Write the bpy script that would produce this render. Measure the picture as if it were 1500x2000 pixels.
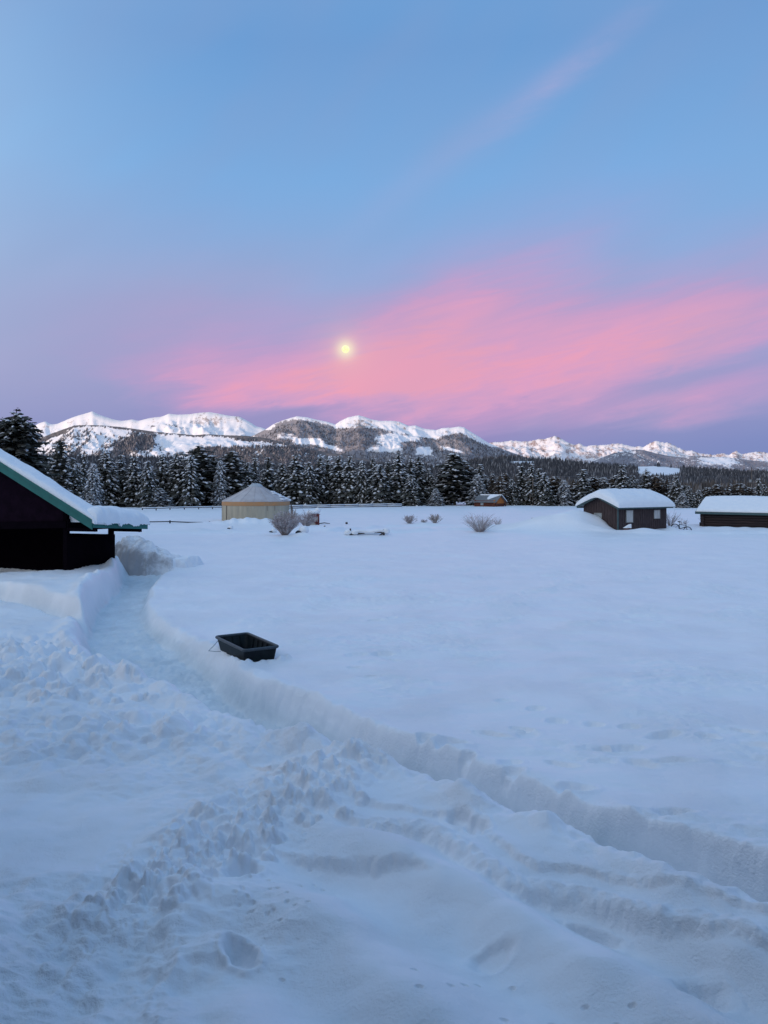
import bpy, bmesh, math, random
import numpy as np
from mathutils import Vector, Matrix

for o in list(bpy.data.objects):
    bpy.data.objects.remove(o)
SC = bpy.context.scene
COL = SC.collection
R = math.radians
EYE = 3.8                      # eye height above the snow field, metres

# ------------------------------------------------------------------ camera
cam_d = bpy.data.cameras.new('camera')
cam = bpy.data.objects.new('camera', cam_d)
COL.objects.link(cam)
cam.location = (0, 0, EYE)
cam.rotation_euler = (R(90), 0, 0)
cam_d.sensor_fit = 'HORIZONTAL'
cam_d.sensor_width = 36
cam_d.lens = 36
cam_d.shift_y = -50/1500
cam_d.clip_start = 0.05
cam_d.clip_end = 60000
SC.camera = cam
SC.view_settings.view_transform = 'Standard'
SC.view_settings.look = 'None'
SC.view_settings.exposure = 0
SC.view_settings.gamma = 1
SC.view_settings.use_curve_mapping = False

SC.render.engine = 'CYCLES'
SC.cycles.max_bounces = 5
SC.cycles.diffuse_bounces = 3
SC.cycles.glossy_bounces = 2

# ------------------------------------------------------------------ sun (just rising behind the viewer's left shoulder)
SUN_AZ = 180 + 54              # compass degrees clockwise from +Y where the sun stands
SUN_EL = 1.6
sd = bpy.data.lights.new('sun', 'SUN')
sun = bpy.data.objects.new('sun', sd)
COL.objects.link(sun)
sd.energy = 2.8
sd.angle = R(0.5)
sd.color = (1.0, 0.71, 0.56)
_to = Vector((math.sin(R(SUN_AZ))*math.cos(R(SUN_EL)), math.cos(R(SUN_AZ))*math.cos(R(SUN_EL)), math.sin(R(SUN_EL))))
sun.rotation_euler = _to.to_track_quat('Z', 'Y').to_euler()

# ------------------------------------------------------------------ sky
def px_dir(px, py):
    a = (px-750)/1500.0
    e = (950-py)/1500.0
    az = math.degrees(math.atan(a))
    el = math.degrees(math.atan(e*math.cos(math.atan(a))))
    return az, el

world = bpy.data.worlds.new('World')
SC.world = world
world.use_nodes = True
NT = world.node_tree
NT.nodes.clear()

class NB:
    """tiny node-maths helper"""
    def __init__(s, nt): s.nt = nt
    def n(s, t, **kw):
        x = s.nt.nodes.new(t)
        for k, v in kw.items(): setattr(x, k, v)
        return x
    def put(s, sock, v):
        if isinstance(v, (int, float, tuple, list)): sock.default_value = v
        else: s.nt.links.new(v, sock)
    def m(s, op, a, b=0.0, c=0.0, clamp=False):
        x = s.n('ShaderNodeMath', operation=op, use_clamp=clamp)
        s.put(x.inputs[0], a)
        s.put(x.inputs[1], b)
        s.put(x.inputs[2], c)
        return x.outputs[0]
    def mix(s, f, a, b, mode='MIX'):
        x = s.n('ShaderNodeMix', data_type='RGBA', blend_type=mode)
        s.put(x.inputs[0], f)
        s.put(x.inputs[6], a)
        s.put(x.inputs[7], b)
        return x.outputs[2]
    def ramp(s, f, stops, interp='LINEAR'):
        x = s.n('ShaderNodeValToRGB')
        cr = x.color_ramp
        cr.interpolation = interp
        while len(cr.elements) < len(stops): cr.elements.new(0.5)
        for e, (p, c) in zip(cr.elements, stops):
            e.position = p
            e.color = (c[0], c[1], c[2], 1) if not isinstance(c, (int, float)) else (c, c, c, 1)
        s.put(x.inputs[0], f)
        return x.outputs[0]
    def noise(s, vec, scale, detail=4, rough=0.5, dist=0.0):
        x = s.n('ShaderNodeTexNoise')
        s.put(x.inputs['Vector'], vec)
        x.inputs['Scale'].default_value = scale
        x.inputs['Detail'].default_value = detail
        x.inputs['Roughness'].default_value = rough
        x.inputs['Distortion'].default_value = dist
        return x.outputs[0]
    def mapr(s, v, a, b, c=0.0, d=1.0, smooth=False):
        x = s.n('ShaderNodeMapRange')
        if smooth: x.interpolation_type = 'SMOOTHSTEP'
        s.put(x.inputs[0], v)
        for i, q in enumerate((a, b, c, d)): x.inputs[i+1].default_value = q
        return x.outputs[0]

def srgb(r, g, b):
    f = lambda c: (c/255/12.92) if c/255 <= 0.04045 else ((c/255+0.055)/1.055)**2.4
    return (f(r), f(g), f(b), 1)

def build_sky():
    w = NB(NT)
    tc = w.n('ShaderNodeTexCoord')
    nv = w.n('ShaderNodeVectorMath', operation='NORMALIZE')
    NT.links.new(tc.outputs['Generated'], nv.inputs[0])
    sep = w.n('ShaderNodeSeparateXYZ')
    NT.links.new(nv.outputs[0], sep.inputs[0])
    x, y, z = sep.outputs
    el = w.m('MULTIPLY', w.m('ARCSINE', z), 57.29578)
    az = w.m('MULTIPLY', w.m('ARCTAN2', x, y), 57.29578)
    # stretched domain for the thin cloud noise
    cmb = w.n('ShaderNodeCombineXYZ')
    w.put(cmb.inputs[0], w.m('MULTIPLY', az, 0.05))
    w.put(cmb.inputs[1], w.m('ADD', w.m('MULTIPLY', el, 0.20), w.m('MULTIPLY', az, -0.035)))
    w.put(cmb.inputs[2], 0.3)
    n1 = w.noise(cmb.outputs[0], 1.6, 2, 0.55)
    n2 = w.noise(cmb.outputs[0], 4.5, 4, 0.6, 0.6)
    wob = w.m('ADD', w.m('MULTIPLY', w.m('SUBTRACT', n1, 0.5), 3.2), w.m('MULTIPLY', w.m('SUBTRACT', n2, 0.5), 1.6))
    elw = w.m('ADD', el, wob)
    azw = w.m('ADD', az, w.m('MULTIPLY', wob, 1.3))

    def blob(px, py, sa, sb, tilt, e=elw, a=azw):
        a0, e0 = px_dir(px, py)
        c, s_ = math.cos(R(tilt)), math.sin(R(tilt))
        da = w.m('SUBTRACT', a, a0)
        de = w.m('SUBTRACT', e, e0)
        u = w.m('ADD', w.m('MULTIPLY', da, c/sa), w.m('MULTIPLY', de, s_/sa))
        v = w.m('ADD', w.m('MULTIPLY', da, -s_/sb), w.m('MULTIPLY', de, c/sb))
        return w.m('EXPONENT', w.m('MULTIPLY', w.m('ADD', w.m('MULTIPLY', u, u), w.m('MULTIPLY', v, v)), -0.7))

    # clear-sky gradient opposite the sunrise (earth shadow, belt, blue)
    t = w.m('DIVIDE', w.m('MAXIMUM', el, 0.0), 90.0)
    base = w.ramp(t, [(0.0, srgb(108, 128, 186)), (0.035, srgb(116, 136, 196)), (0.09, srgb(146, 162, 212)),
                      (0.16, srgb(142, 177, 224)), (0.24, srgb(124, 175, 228)), (0.33, srgb(110, 160, 216)),
                      (0.60, srgb(122, 174, 226)), (1.0, srgb(136, 186, 232))])
    # pale bright dawn side
    sv = w.n('ShaderNodeVectorMath', operation='DOT_PRODUCT')
    NT.links.new(nv.outputs[0], sv.inputs[0])
    sv.inputs[1].default_value = (math.sin(R(SUN_AZ)), math.cos(R(SUN_AZ)), 0.05)
    ds = sv.outputs['Value']
    dawn = w.mapr(ds, -0.40, 0.95, 0, 1, True)
    dawncol = w.ramp(t, [(0.0, (1.10, 0.90, 0.72)), (0.10, (1.12, 1.04, 0.95)), (0.28, (1.06, 1.20, 1.28)), (0.6, (0.88, 1.0, 1.26)), (1.0, (0.60, 0.78, 1.12))])
    base = w.mix(dawn, base, dawncol)

    mauve = blob(300, 640, 11, 4.5, 8)
    mauve = w.m('MULTIPLY', mauve, 0.58)
    col = w.mix(mauve, base, srgb(180, 165, 202))
    lav = w.m('MULTIPLY', blob(930, 780, 17, 2.9, 2, el, az), 0.85)
    col = w.mix(lav, col, srgb(180, 142, 192))

    cmb3 = w.n('ShaderNodeCombineXYZ')
    w.put(cmb3.inputs[0], w.m('MULTIPLY', az, 0.10))
    w.put(cmb3.inputs[1], w.m('ADD', w.m('MULTIPLY', el, 0.75), w.m('MULTIPLY', az, -0.15)))
    n4 = w.noise(cmb3.outputs[0], 1.3, 4, 0.62, 1.2)
    p = w.m('MULTIPLY', blob(1060, 690, 12, 3.3, 6), 0.84)
    for (bx, by, sa, sb, tl, k) in ((470, 742, 10.5, 1.8, -1, 0.66), (400, 655, 10, 2.6, 6, 0.34), (760, 765, 9, 1.7, 2, 0.50), (920, 575, 8.5, 3.0, 20, 0.56), (1360, 645, 8.5, 2.8, 9, 0.55),
                                    (1300, 790, 9, 1.1, 8, 0.50), (770, 690, 4.5, 2.2, 20, 0.40), (1480, 520, 8, 2.4, 12, 0.16)):
        p = w.m('ADD', p, w.m('MULTIPLY', blob(bx, by, sa, sb, tl), k))
    for (bx, by, sa, sb, tl, k) in ((1360, 735, 7.5, 0.55, 15, 0.42), (560, 812, 3.2, 0.8, 8, 0.55), (1280, 868, 12, 1.2, 0, 0.50), (60, 760, 7, 3.0, 0, 0.5)):
        p = w.m('SUBTRACT', p, w.m('MULTIPLY', blob(bx, by, sa, sb, tl), k))
    # the same thin cloud goes on all round, low over the land, outside the frame too
    ring = w.m('EXPONENT', w.m('MULTIPLY', w.m('POWER', w.m('DIVIDE', w.m('SUBTRACT', el, 11.0), 7.0), 2.0), -1.0))
    away = w.mapr(w.m('ABSOLUTE', az), 27, 42, 0, 1, True)
    p = w.m('ADD', p, w.m('MULTIPLY', w.m('MULTIPLY', ring, away), w.mapr(n1, 0.42, 0.66, 0, 0.7)))
    p = w.m('MULTIPLY', p, w.mapr(n2, 0.25, 0.75, 0.82, 1.12))
    p = w.m('MULTIPLY', p, w.mapr(n4, 0.28, 0.72, 0.84, 1.12))
    st = w.m('MULTIPLY', blob(1085, 158, 5.4, 0.75, 29, w.m('ADD', el, w.m('MULTIPLY', wob, 0.25)), az), 0.34)
    st = w.m('MULTIPLY', st, w.mapr(n2, 0.3, 0.7, 0.5, 1.2))
    st2 = w.m('MULTIPLY', blob(840, 330, 7, 0.9, 33, w.m('ADD', el, w.m('MULTIPLY', wob, 0.3)), az), 0.10)
    p = w.m('MINIMUM', w.m('MAXIMUM', p, 0.0), 1.25)
    pf = w.mapr(p, 0.0, 1.30, 0.0, 1.0)
    pink = w.ramp(pf, [(0.0, srgb(172, 162, 212)), (0.45, srgb(204, 160, 206)), (0.75, srgb(228, 163, 200)), (1.0, srgb(247, 164, 186))])
    col = w.mix(w.mapr(p, 0.0, 0.75, 0.0, 0.97), col, pink)
    col = w.mix(st, col, srgb(188, 178, 218))
    col = w.mix(st2, col, srgb(198, 180, 220))
    # faint high-altitude mottling
    cmb2 = w.n('ShaderNodeCombineXYZ')
    w.put(cmb2.inputs[0], w.m('MULTIPLY', az, 0.03))
    w.put(cmb2.inputs[1], w.m('ADD', w.m('MULTIPLY', el, 0.06), w.m('MULTIPLY', az, -0.03)))
    n3 = w.noise(cmb2.outputs[0], 2.2, 2, 0.5)
    col = w.mix(w.mapr(n3, 0.35, 0.72, 0.0, 0.30), col, srgb(142, 162, 205))
    # corona of the moon in the thin cloud
    ma, me = px_dir(675, 682)
    dm = w.m('SQRT', w.m('ADD', w.m('POWER', w.m('SUBTRACT', az, ma), 2.0), w.m('POWER', w.m('SUBTRACT', el, me), 2.0)))
    c1 = w.m('EXPONENT', w.m('MULTIPLY', w.m('POWER', w.m('DIVIDE', dm, 0.62), 2.0), -1.0))
    c2 = w.m('EXPONENT', w.m('MULTIPLY', w.m('DIVIDE', dm, 1.05), -1.0))
    col = w.mix(w.m('MULTIPLY', c2, 0.55, clamp=True), col, srgb(255, 205, 190))
    col = w.mix(w.m('MULTIPLY', c1, 0.97, clamp=True), col, (1.0, 0.90, 0.66, 1))
    # real atmosphere underneath
    sky = w.n('ShaderNodeTexSky', sky_type='NISHITA')
    sky.sun_disc = False
    sky.sun_elevation = R(SUN_EL)
    sky.sun_rotation = R(SUN_AZ)
    sky.altitude = 1900
    b1 = w.n('ShaderNodeBackground')
    b2 = w.n('ShaderNodeBackground')
    NT.links.new(sky.outputs[0], b1.inputs[0])
    b1.inputs[1].default_value = 0.05
    w.put(b2.inputs[0], col)
    b2.inputs[1].default_value = 1.08
    add = w.n('ShaderNodeMixShader')
    add.inputs[0].default_value = 0.88
    NT.links.new(b1.outputs[0], add.inputs[1])
    NT.links.new(b2.outputs[0], add.inputs[2])
    out = w.n('ShaderNodeOutputWorld')
    NT.links.new(add.outputs[0], out.inputs[0])
build_sky()
world.cycles.sampling_method = 'MANUAL'
world.cycles.sample_map_resolution = 512

# ------------------------------------------------------------------ object helpers
def link(o, parent=None):
    COL.objects.link(o)
    if parent is not None: o.parent = parent
    return o
def tag(o, label=None, cat=None, group=None, kind=None):
    if label: o['label'] = label
    if cat: o['category'] = cat
    if group: o['group'] = group
    if kind: o['kind'] = kind
    return o
def thing(name, label, cat, loc=(0, 0, 0), rz=0.0, group=None):
    o = bpy.data.objects.new(name, None)
    o.empty_display_size = 0.3
    o.location = loc
    o.rotation_euler = (0, 0, rz)
    COL.objects.link(o)
    return tag(o, label, cat, group)
def copy_part(o, parent):
    c = o.copy()
    COL.objects.link(c)
    c.parent = parent
    return c

class MB:
    """collects shapes, then makes one mesh object"""
    def __init__(s): s.v = []; s.f = []
    def add(s, vs, fs):
        b = len(s.v)
        s.v += [tuple(p) for p in vs]
        s.f += [tuple(i+b for i in f) for f in fs]
        return s
    def box(s, x0, x1, y0, y1, z0, z1):
        return s.add([(x0,y0,z0),(x1,y0,z0),(x1,y1,z0),(x0,y1,z0),(x0,y0,z1),(x1,y0,z1),(x1,y1,z1),(x0,y1,z1)],
                     [(0,3,2,1),(4,5,6,7),(0,1,5,4),(1,2,6,5),(2,3,7,6),(3,0,4,7)])
    def hexa(s, p):   # 8 points, bottom ring then top ring
        return s.add(p, [(0,3,2,1),(4,5,6,7),(0,1,5,4),(1,2,6,5),(2,3,7,6),(3,0,4,7)])
    def tube(s, pts, rads, n=6, cap=True):
        pts = [Vector(p) for p in pts]
        if isinstance(rads, (int, float)): rads = [rads]*len(pts)
        rings = []
        up = Vector((0, 0, 1))
        for i, p in enumerate(pts):
            a = pts[max(i-1, 0)]; b = pts[min(i+1, len(pts)-1)]
            d = (b-a).normalized()
            q = d.cross(up)
            if q.length < 0.05: q = d.cross(Vector((1, 0, 0)))
            q.normalize(); r = q.cross(d)
            rings.append([p+(q*math.cos(t)+r*math.sin(t))*rads[i] for t in [2*math.pi*k/n for k in range(n)]])
        vs = [v for rg in rings for v in rg]
        fs = []
        for i in range(len(pts)-1):
            for k in range(n):
                fs.append((i*n+k, i*n+(k+1) % n, (i+1)*n+(k+1) % n, (i+1)*n+k))
        if cap:
            fs.append(tuple(reversed(range(n))))
            fs.append(tuple((len(pts)-1)*n+k for k in range(n)))
        return s.add(vs, fs)
    def blob(s, c, r, seed=0, n=7, m=4, rough=0.15):
        """lumpy ellipsoid"""
        rnd = random.Random(seed)
        vs = [(c[0], c[1], c[2]+r[2])]
        for j in range(1, m):
            th = math.pi*j/m
            for k in range(n):
                ph = 2*math.pi*(k+0.5*(j % 2))/n
                q = 1+rnd.uniform(-rough, rough)
                vs.append((c[0]+r[0]*q*math.sin(th)*math.cos(ph), c[1]+r[1]*q*math.sin(th)*math.sin(ph), c[2]+r[2]*q*math.cos(th)))
        vs.append((c[0], c[1], c[2]-r[2]))
        fs = [(0, 1+k, 1+(k+1) % n) for k in range(n)]
        for j in range(m-2):
            for k in range(n):
                fs.append((1+j*n+k, 1+(j+1)*n+k, 1+(j+1)*n+(k+1) % n, 1+j*n+(k+1) % n))
        L = len(vs)-1
        fs += [(L, 1+(m-2)*n+(k+1) % n, 1+(m-2)*n+k) for k in range(n)]
        return s.add(vs, fs)
    def mesh(s, name, m, smooth=False):
        me = bpy.data.meshes.new(name)
        me.from_pydata(s.v, [], s.f)
        if m: me.materials.append(m)
        if smooth: me.polygons.foreach_set('use_smooth', [True]*len(me.polygons))
        me.update()
        return me
    def build(s, name, m, parent=None, smooth=False):
        return link(bpy.data.objects.new(name, s.mesh(name, m, smooth)), parent)

def fast_mesh(name, V, F, m, smooth=True, attrs=None):
    """V (n,3) F (k,3|4) numpy"""
    me = bpy.data.meshes.new(name)
    k = F.shape[1]
    me.vertices.add(len(V)); me.vertices.foreach_set('co', V.astype(np.float32).ravel())
    me.loops.add(F.size); me.loops.foreach_set('vertex_index', F.astype(np.int32).ravel())
    me.polygons.add(len(F))
    me.polygons.foreach_set('loop_start', np.arange(0, F.size, k, dtype=np.int32))
    me.polygons.foreach_set('loop_total', np.full(len(F), k, dtype=np.int32))
    me.polygons.foreach_set('use_smooth', np.full(len(F), smooth, dtype=bool))
    me.materials.append(m)
    me.update(calc_edges=True)
    for nm, arr in (attrs or {}).items():
        a = me.attributes.new(nm, 'FLOAT', 'POINT')
        a.data.foreach_set('value', arr.astype(np.float32).ravel())
    return me
def grid_faces(nr, nc):
    i = np.arange(nr-1)[:, None]*nc+np.arange(nc-1)[None, :]
    return np.stack([i, i+1, i+1+nc, i+nc], -1).reshape(-1, 4)

def P(px, py, d):              # point seen at photo position px,py at depth d
    return Vector(((px-750)/1500*d, d, EYE+(950-py)/1500*d))
def G(px, py, z=0.0):          # same, on level ground of height z
    d = (EYE-z)*1500/(py-950)
    return np.array([(px-750)/1500*d, d])

# ------------------------------------------------------------------ materials
def material(name, col, rough=0.8, col2=None, nscale=5.0, ndet=4, stretch=(1, 1, 1), bump=0.0, bscale=20.0, metallic=0.0, spec=0.3, lo=0.35, hi=0.65):
    m = bpy.data.materials.new(name)
    m.use_nodes = True
    nt = m.node_tree
    b = nt.nodes['Principled BSDF']
    w = NB(nt)
    tc = w.n('ShaderNodeTexCoord')
    mp = w.n('ShaderNodeMapping')
    nt.links.new(tc.outputs['Object'], mp.inputs[0])
    mp.inputs['Scale'].default_value = stretch
    b.inputs['Roughness'].default_value = rough
    b.inputs['Metallic'].default_value = metallic
    b.inputs['Specular IOR Level'].default_value = spec
    c4 = (*col, 1)
    if col2:
        nz = w.noise(mp.outputs[0], nscale, ndet, 0.6)
        w.put(b.inputs['Base Color'], w.mix(w.mapr(nz, lo, hi), c4, (*col2, 1)))
    else:
        b.inputs['Base Color'].default_value = c4
    if bump:
        nb = w.noise(mp.outputs[0], bscale, 4, 0.6)
        bn = w.n('ShaderNodeBump')
        bn.inputs['Strength'].default_value = 1.0
        bn.inputs['Distance'].default_value = bump
        w.put(bn.inputs['Height'], nb)
        w.put(b.inputs['Normal'], bn.outputs[0])
    return m

SNOWC = (0.84, 0.87, 0.90)
M = {}
M['snow'] = material('snow', SNOWC, 0.7, (0.79, 0.83, 0.88), 3.0, bump=0.02, bscale=14.0, spec=0.2)
M['tree_snow'] = material('tree_snow', (0.88, 0.88, 0.89), 0.8, (0.68, 0.68, 0.70), 1.6, spec=0.1)
M['needles'] = material('needles', (0.030, 0.031, 0.024), 0.9, (0.19, 0.185, 0.17), 2.2, spec=0.05, lo=.42, hi=.72)
M['needles_brown'] = material('needles_brown', (0.060, 0.046, 0.034), 0.9, (0.17, 0.135, 0.11), 1.2, spec=0.05)
M['frost'] = material('frost', (0.10, 0.105, 0.105), 0.9, (0.40, 0.41, 0.43), 2.6, spec=0.05, lo=0.45, hi=0.62)
M['bark'] = material('bark', (0.075, 0.058, 0.046), 0.95, (0.14, 0.11, 0.09), 6.0, stretch=(1, 1, 0.2), bump=0.02)
M['dead_wood'] = material('dead_wood', (0.20, 0.165, 0.14), 0.9, (0.11, 0.09, 0.08), 6.0, stretch=(1, 1, 0.1))
M['twig'] = material('twig', (0.44, 0.39, 0.38), 0.9, (0.28, 0.23, 0.23), 5.0)
M['dry_leaf'] = material('dry_leaf', (0.46, 0.41, 0.37), 0.9, (0.26, 0.20, 0.18), 3.0)
M['frosted_leaf'] = material('frosted_leaf', (0.60, 0.58, 0.60), 0.9, (0.34, 0.27, 0.28), 3.0)
M['brown_board'] = material('brown_board', (0.080, 0.056, 0.056), 0.8, (0.040, 0.029, 0.031), 3.0, stretch=(6, 6, 0.6), bump=0.004)
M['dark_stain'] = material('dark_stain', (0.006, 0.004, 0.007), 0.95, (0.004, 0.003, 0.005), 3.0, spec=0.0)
M['green_trim'] = material('green_trim', (0.022, 0.150, 0.135), 0.6, (0.018, 0.115, 0.105), 2.0, bump=0.002)
M['grey_green_trim'] = material('grey_green_trim', (0.060, 0.110, 0.115), 0.6, (0.05, 0.085, 0.09), 2.0)
M['log'] = material('log', (0.030, 0.022, 0.024), 0.85, (0.055, 0.036, 0.034), 2.0, stretch=(0.3, 3, 3), bump=0.01)
M['honey_log'] = material('honey_log', (0.72, 0.28, 0.07), 0.75, (0.42, 0.13, 0.04), 2.5, stretch=(0.4, 3, 3), bump=0.01)
M['red_brown_log'] = material('red_brown_log', (0.10, 0.034, 0.026), 0.8, (0.18, 0.06, 0.035), 2.5, stretch=(0.4, 3, 3), bump=0.01)
M['metal_roof'] = material('metal_roof', (0.12, 0.125, 0.13), 0.45, (0.16, 0.165, 0.17), 1.5)
M['curtain'] = material('curtain', (0.62, 0.61, 0.58), 0.7, (0.42, 0.42, 0.42), 5.0, stretch=(6, 6, 0.5))
M['glass'] = material('glass', (0.20, 0.23, 0.25), 0.12, (0.32, 0.35, 0.36), 1.2, spec=0.6)
M['window_frame'] = material('window_frame', (0.30, 0.30, 0.29), 0.6)
M['canvas'] = material('canvas', (0.46, 0.41, 0.31), 0.85, (0.35, 0.315, 0.25), 2.2, stretch=(1, 1, 0.15), bump=0.01, bscale=3)
M['roof_cover'] = material('roof_cover', (0.42, 0.395, 0.40), 0.8, (0.50, 0.48, 0.49), 1.2, bump=0.01, bscale=3)
M['ochre'] = material('ochre', (0.50, 0.25, 0.11), 0.8, (0.42, 0.26, 0.15), 1.0)
M['skylight'] = material('skylight', (0.33, 0.37, 0.40), 0.5, (0.42, 0.45, 0.48), 3.0)
M['red_paint'] = material('red_paint', (0.17, 0.035, 0.028), 0.7, (0.08, 0.02, 0.02), 4.0)
M['weathered'] = material('weathered', (0.085, 0.075, 0.075), 0.9, (0.045, 0.04, 0.042), 5.0)
M['black_paint'] = material('black_paint', (0.012, 0.014, 0.020), 0.45, (0.02, 0.02, 0.026), 3.0)
M['poly'] = material('poly', (0.004, 0.007, 0.011), 0.5, (0.009, 0.016, 0.018), 7.0, bump=0.002, bscale=30, spec=0.18)
M['poly_rim'] = material('poly_rim', (0.045, 0.060, 0.075), 0.45, (0.03, 0.04, 0.05), 9.0, spec=0.5)
M['rope'] = material('rope', (0.38, 0.42, 0.46), 0.9)
M['wire'] = material('wire', (0.16, 0.15, 0.16), 0.5)
M['lumber'] = material('lumber', (0.40, 0.17, 0.075), 0.8, (0.24, 0.09, 0.05), 4.0)
M['dirty_snow'] = material('dirty_snow', (0.80, 0.82, 0.84), 0.85, bump=0.05, bscale=6.0)
def _dirty():
    nt = M['dirty_snow'].node_tree; w = NB(nt)
    tc = w.n('ShaderNodeTexCoord'); sp = w.n('ShaderNodeSeparateXYZ')
    nt.links.new(tc.outputs['Object'], sp.inputs[0])
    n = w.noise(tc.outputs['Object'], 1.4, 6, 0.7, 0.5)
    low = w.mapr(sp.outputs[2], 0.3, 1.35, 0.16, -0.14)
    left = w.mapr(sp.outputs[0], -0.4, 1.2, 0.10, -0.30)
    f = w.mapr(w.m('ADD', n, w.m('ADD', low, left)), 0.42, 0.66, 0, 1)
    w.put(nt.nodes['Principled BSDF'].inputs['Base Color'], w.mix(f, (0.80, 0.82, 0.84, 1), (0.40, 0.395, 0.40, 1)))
_dirty()

def snow_ground_material():
    m = bpy.data.materials.new('snow_ground')
    m.use_nodes = True
    nt = m.node_tree
    b = nt.nodes['Principled BSDF']
    w = NB(nt)
    g = w.n('ShaderNodeNewGeometry')
    pos = g.outputs['Position']
    a = w.noise(pos, 0.35, 5, 0.55)
    b.inputs['Roughness'].default_value = 0.42
    b.inputs['Specular IOR Level'].default_value = 0.55
    pk = w.n('ShaderNodeAttribute', attribute_name='packed_shade')
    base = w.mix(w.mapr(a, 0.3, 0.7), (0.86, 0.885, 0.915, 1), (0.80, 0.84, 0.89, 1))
    old_shaded = w.mix(w.mapr(w.noise(pos, 1.7, 6, 0.65), 0.35, 0.7), (0.58, 0.66, 0.71, 1), (0.71, 0.78, 0.82, 1))  # packed old snow, darkened further so the colour carries trench shade
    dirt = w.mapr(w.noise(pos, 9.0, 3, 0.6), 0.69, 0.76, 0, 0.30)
    old_shaded = w.mix(dirt, old_shaded, (0.30, 0.31, 0.30, 1))
    w.put(b.inputs['Base Color'], w.mix(pk.outputs['Fac'], base, old_shaded))
    f1 = w.noise(pos, 34.0, 5, 0.68)
    f2 = w.noise(pos, 7.0, 5, 0.6, 0.4)
    patch = w.mapr(w.noise(pos, 0.6, 3, 0.5), 0.42, 0.62)
    h = w.m('ADD', w.m('MULTIPLY', f1, w.m('ADD', w.m('MULTIPLY', patch, 0.020), 0.006)), w.m('MULTIPLY', f2, w.m('ADD', w.m('MULTIPLY', patch, 0.018), 0.012)))
    bn = w.n('ShaderNodeBump')
    bn.inputs['Strength'].default_value = 0.8
    bn.inputs['Distance'].default_value = 1.0
    w.put(bn.inputs['Height'], h)
    w.put(b.inputs['Normal'], bn.outputs[0])
    return m
M['snow_ground'] = snow_ground_material()

def mountain_material(name, fcol, fcol2, rock, cell=40.0, rock_amt=0.5, snow=(0.86, 0.86, 0.88)):
    m = bpy.data.materials.new(name)
    m.use_nodes = True
    nt = m.node_tree
    b = nt.nodes['Principled BSDF']
    w = NB(nt)
    g = w.n('ShaderNodeNewGeometry')
    pos = g.outputs['Position']
    at = w.n('ShaderNodeAttribute', attribute_name='forest')
    rk = w.n('ShaderNodeAttribute', attribute_name='rock')
    b.inputs['Roughness'].default_value = 0.9
    b.inputs['Specular IOR Level'].default_value = 0.05
    s1 = w.noise(pos, 1.0/cell, 4, 0.75)
    s2 = w.noise(pos, 0.22/cell, 4, 0.6)
    f = w.m('ADD', at.outputs['Fac'], w.m('ADD', w.m('MULTIPLY', w.m('SUBTRACT', s1, 0.5), 1.9), w.m('MULTIPLY', w.m('SUBTRACT', s2, 0.5), 1.1)))
    fm = w.mapr(f, 0.45, 0.62, 0, 0.95, True)
    fc = w.mix(w.mapr(s1, 0.3, 0.7), (*fcol, 1), (*fcol2, 1))
    r = w.m('ADD', w.m('MULTIPLY', rk.outputs['Fac'], rock_amt*2), w.m('MULTIPLY', w.m('SUBTRACT', w.noise(pos, 0.7/cell, 6, 0.78), 0.5), 2.2))
    rm = w.mapr(r, 0.55, 0.85, 0, 0.9, True)
    c = w.mix(rm, (*snow, 1), (*rock, 1))
    c = w.mix(fm, c, fc)
    w.put(b.inputs['Base Color'], c)
    return m

# ------------------------------------------------------------------ noise
_rs = np.random.RandomState(7)
PERM = _rs.permutation(256)
PERM = np.concatenate([PERM, PERM])
_ang = _rs.rand(256)*2*np.pi
GX, GY = np.cos(_ang), np.sin(_ang)
RX, RY, RZ = _rs.rand(256), _rs.rand(256), _rs.rand(256)
def perlin(x, y):
    xi = np.floor(x).astype(np.int64); yi = np.floor(y).astype(np.int64)
    xf = x-xi; yf = y-yi
    u = xf*xf*xf*(xf*(xf*6-15)+10); v = yf*yf*yf*(yf*(yf*6-15)+10)
    def gr(ix, iy, dx, dy):
        h = PERM[PERM[ix & 255]+(iy & 255)]
        return GX[h]*dx+GY[h]*dy
    a = gr(xi, yi, xf, yf); b = gr(xi+1, yi, xf-1, yf)
    c = gr(xi, yi+1, xf, yf-1); d = gr(xi+1, yi+1, xf-1, yf-1)
    return ((a+u*(b-a))+v*((c+u*(d-c))-(a+u*(b-a))))*1.5
def fbm(x, y, o=4, lac=2.03, g=0.5):
    s = 0; a = 1.0
    for i in range(o):
        s = s+a*perlin(x+17.3*i, y-9.1*i); x = x*lac; y = y*lac; a *= g
    return s
def ridged(x, y, o=5, g=0.55):
    s = 0; a = 1.0; tot = 0
    for i in range(o):
        n = 1-np.abs(perlin(x+31.7*i, y+5.3*i)); s = s+a*n*n; tot += a; x = x*2.07; y = y*2.07; a *= g
    return s/tot
def lumps(x, y, cell, seed=0):
    """rounded clods: height 0..1 from scattered ball shapes, plus a per-clod random"""
    x = x/cell+seed*13.7; y = y/cell-seed*7.9
    xi = np.floor(x).astype(np.int64); yi = np.floor(y).astype(np.int64)
    best = np.zeros_like(x)
    for dx in (-1, 0, 1):
        for dy in (-1, 0, 1):
            h = PERM[PERM[(xi+dx) & 255]+((yi+dy) & 255)]
            cx = xi+dx+RX[h]; cy = yi+dy+RY[h]
            rad = 0.35+0.45*RZ[h]
            q = 1-((x-cx)**2+(y-cy)**2)/(rad*rad)
            best = np.maximum(best, np.maximum(q, 0)**0.8*rad)
    return best
def sst(a, b, x):
    t = np.clip((x-a)/(b-a), 0, 1)
    return t*t*(3-2*t)
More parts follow.
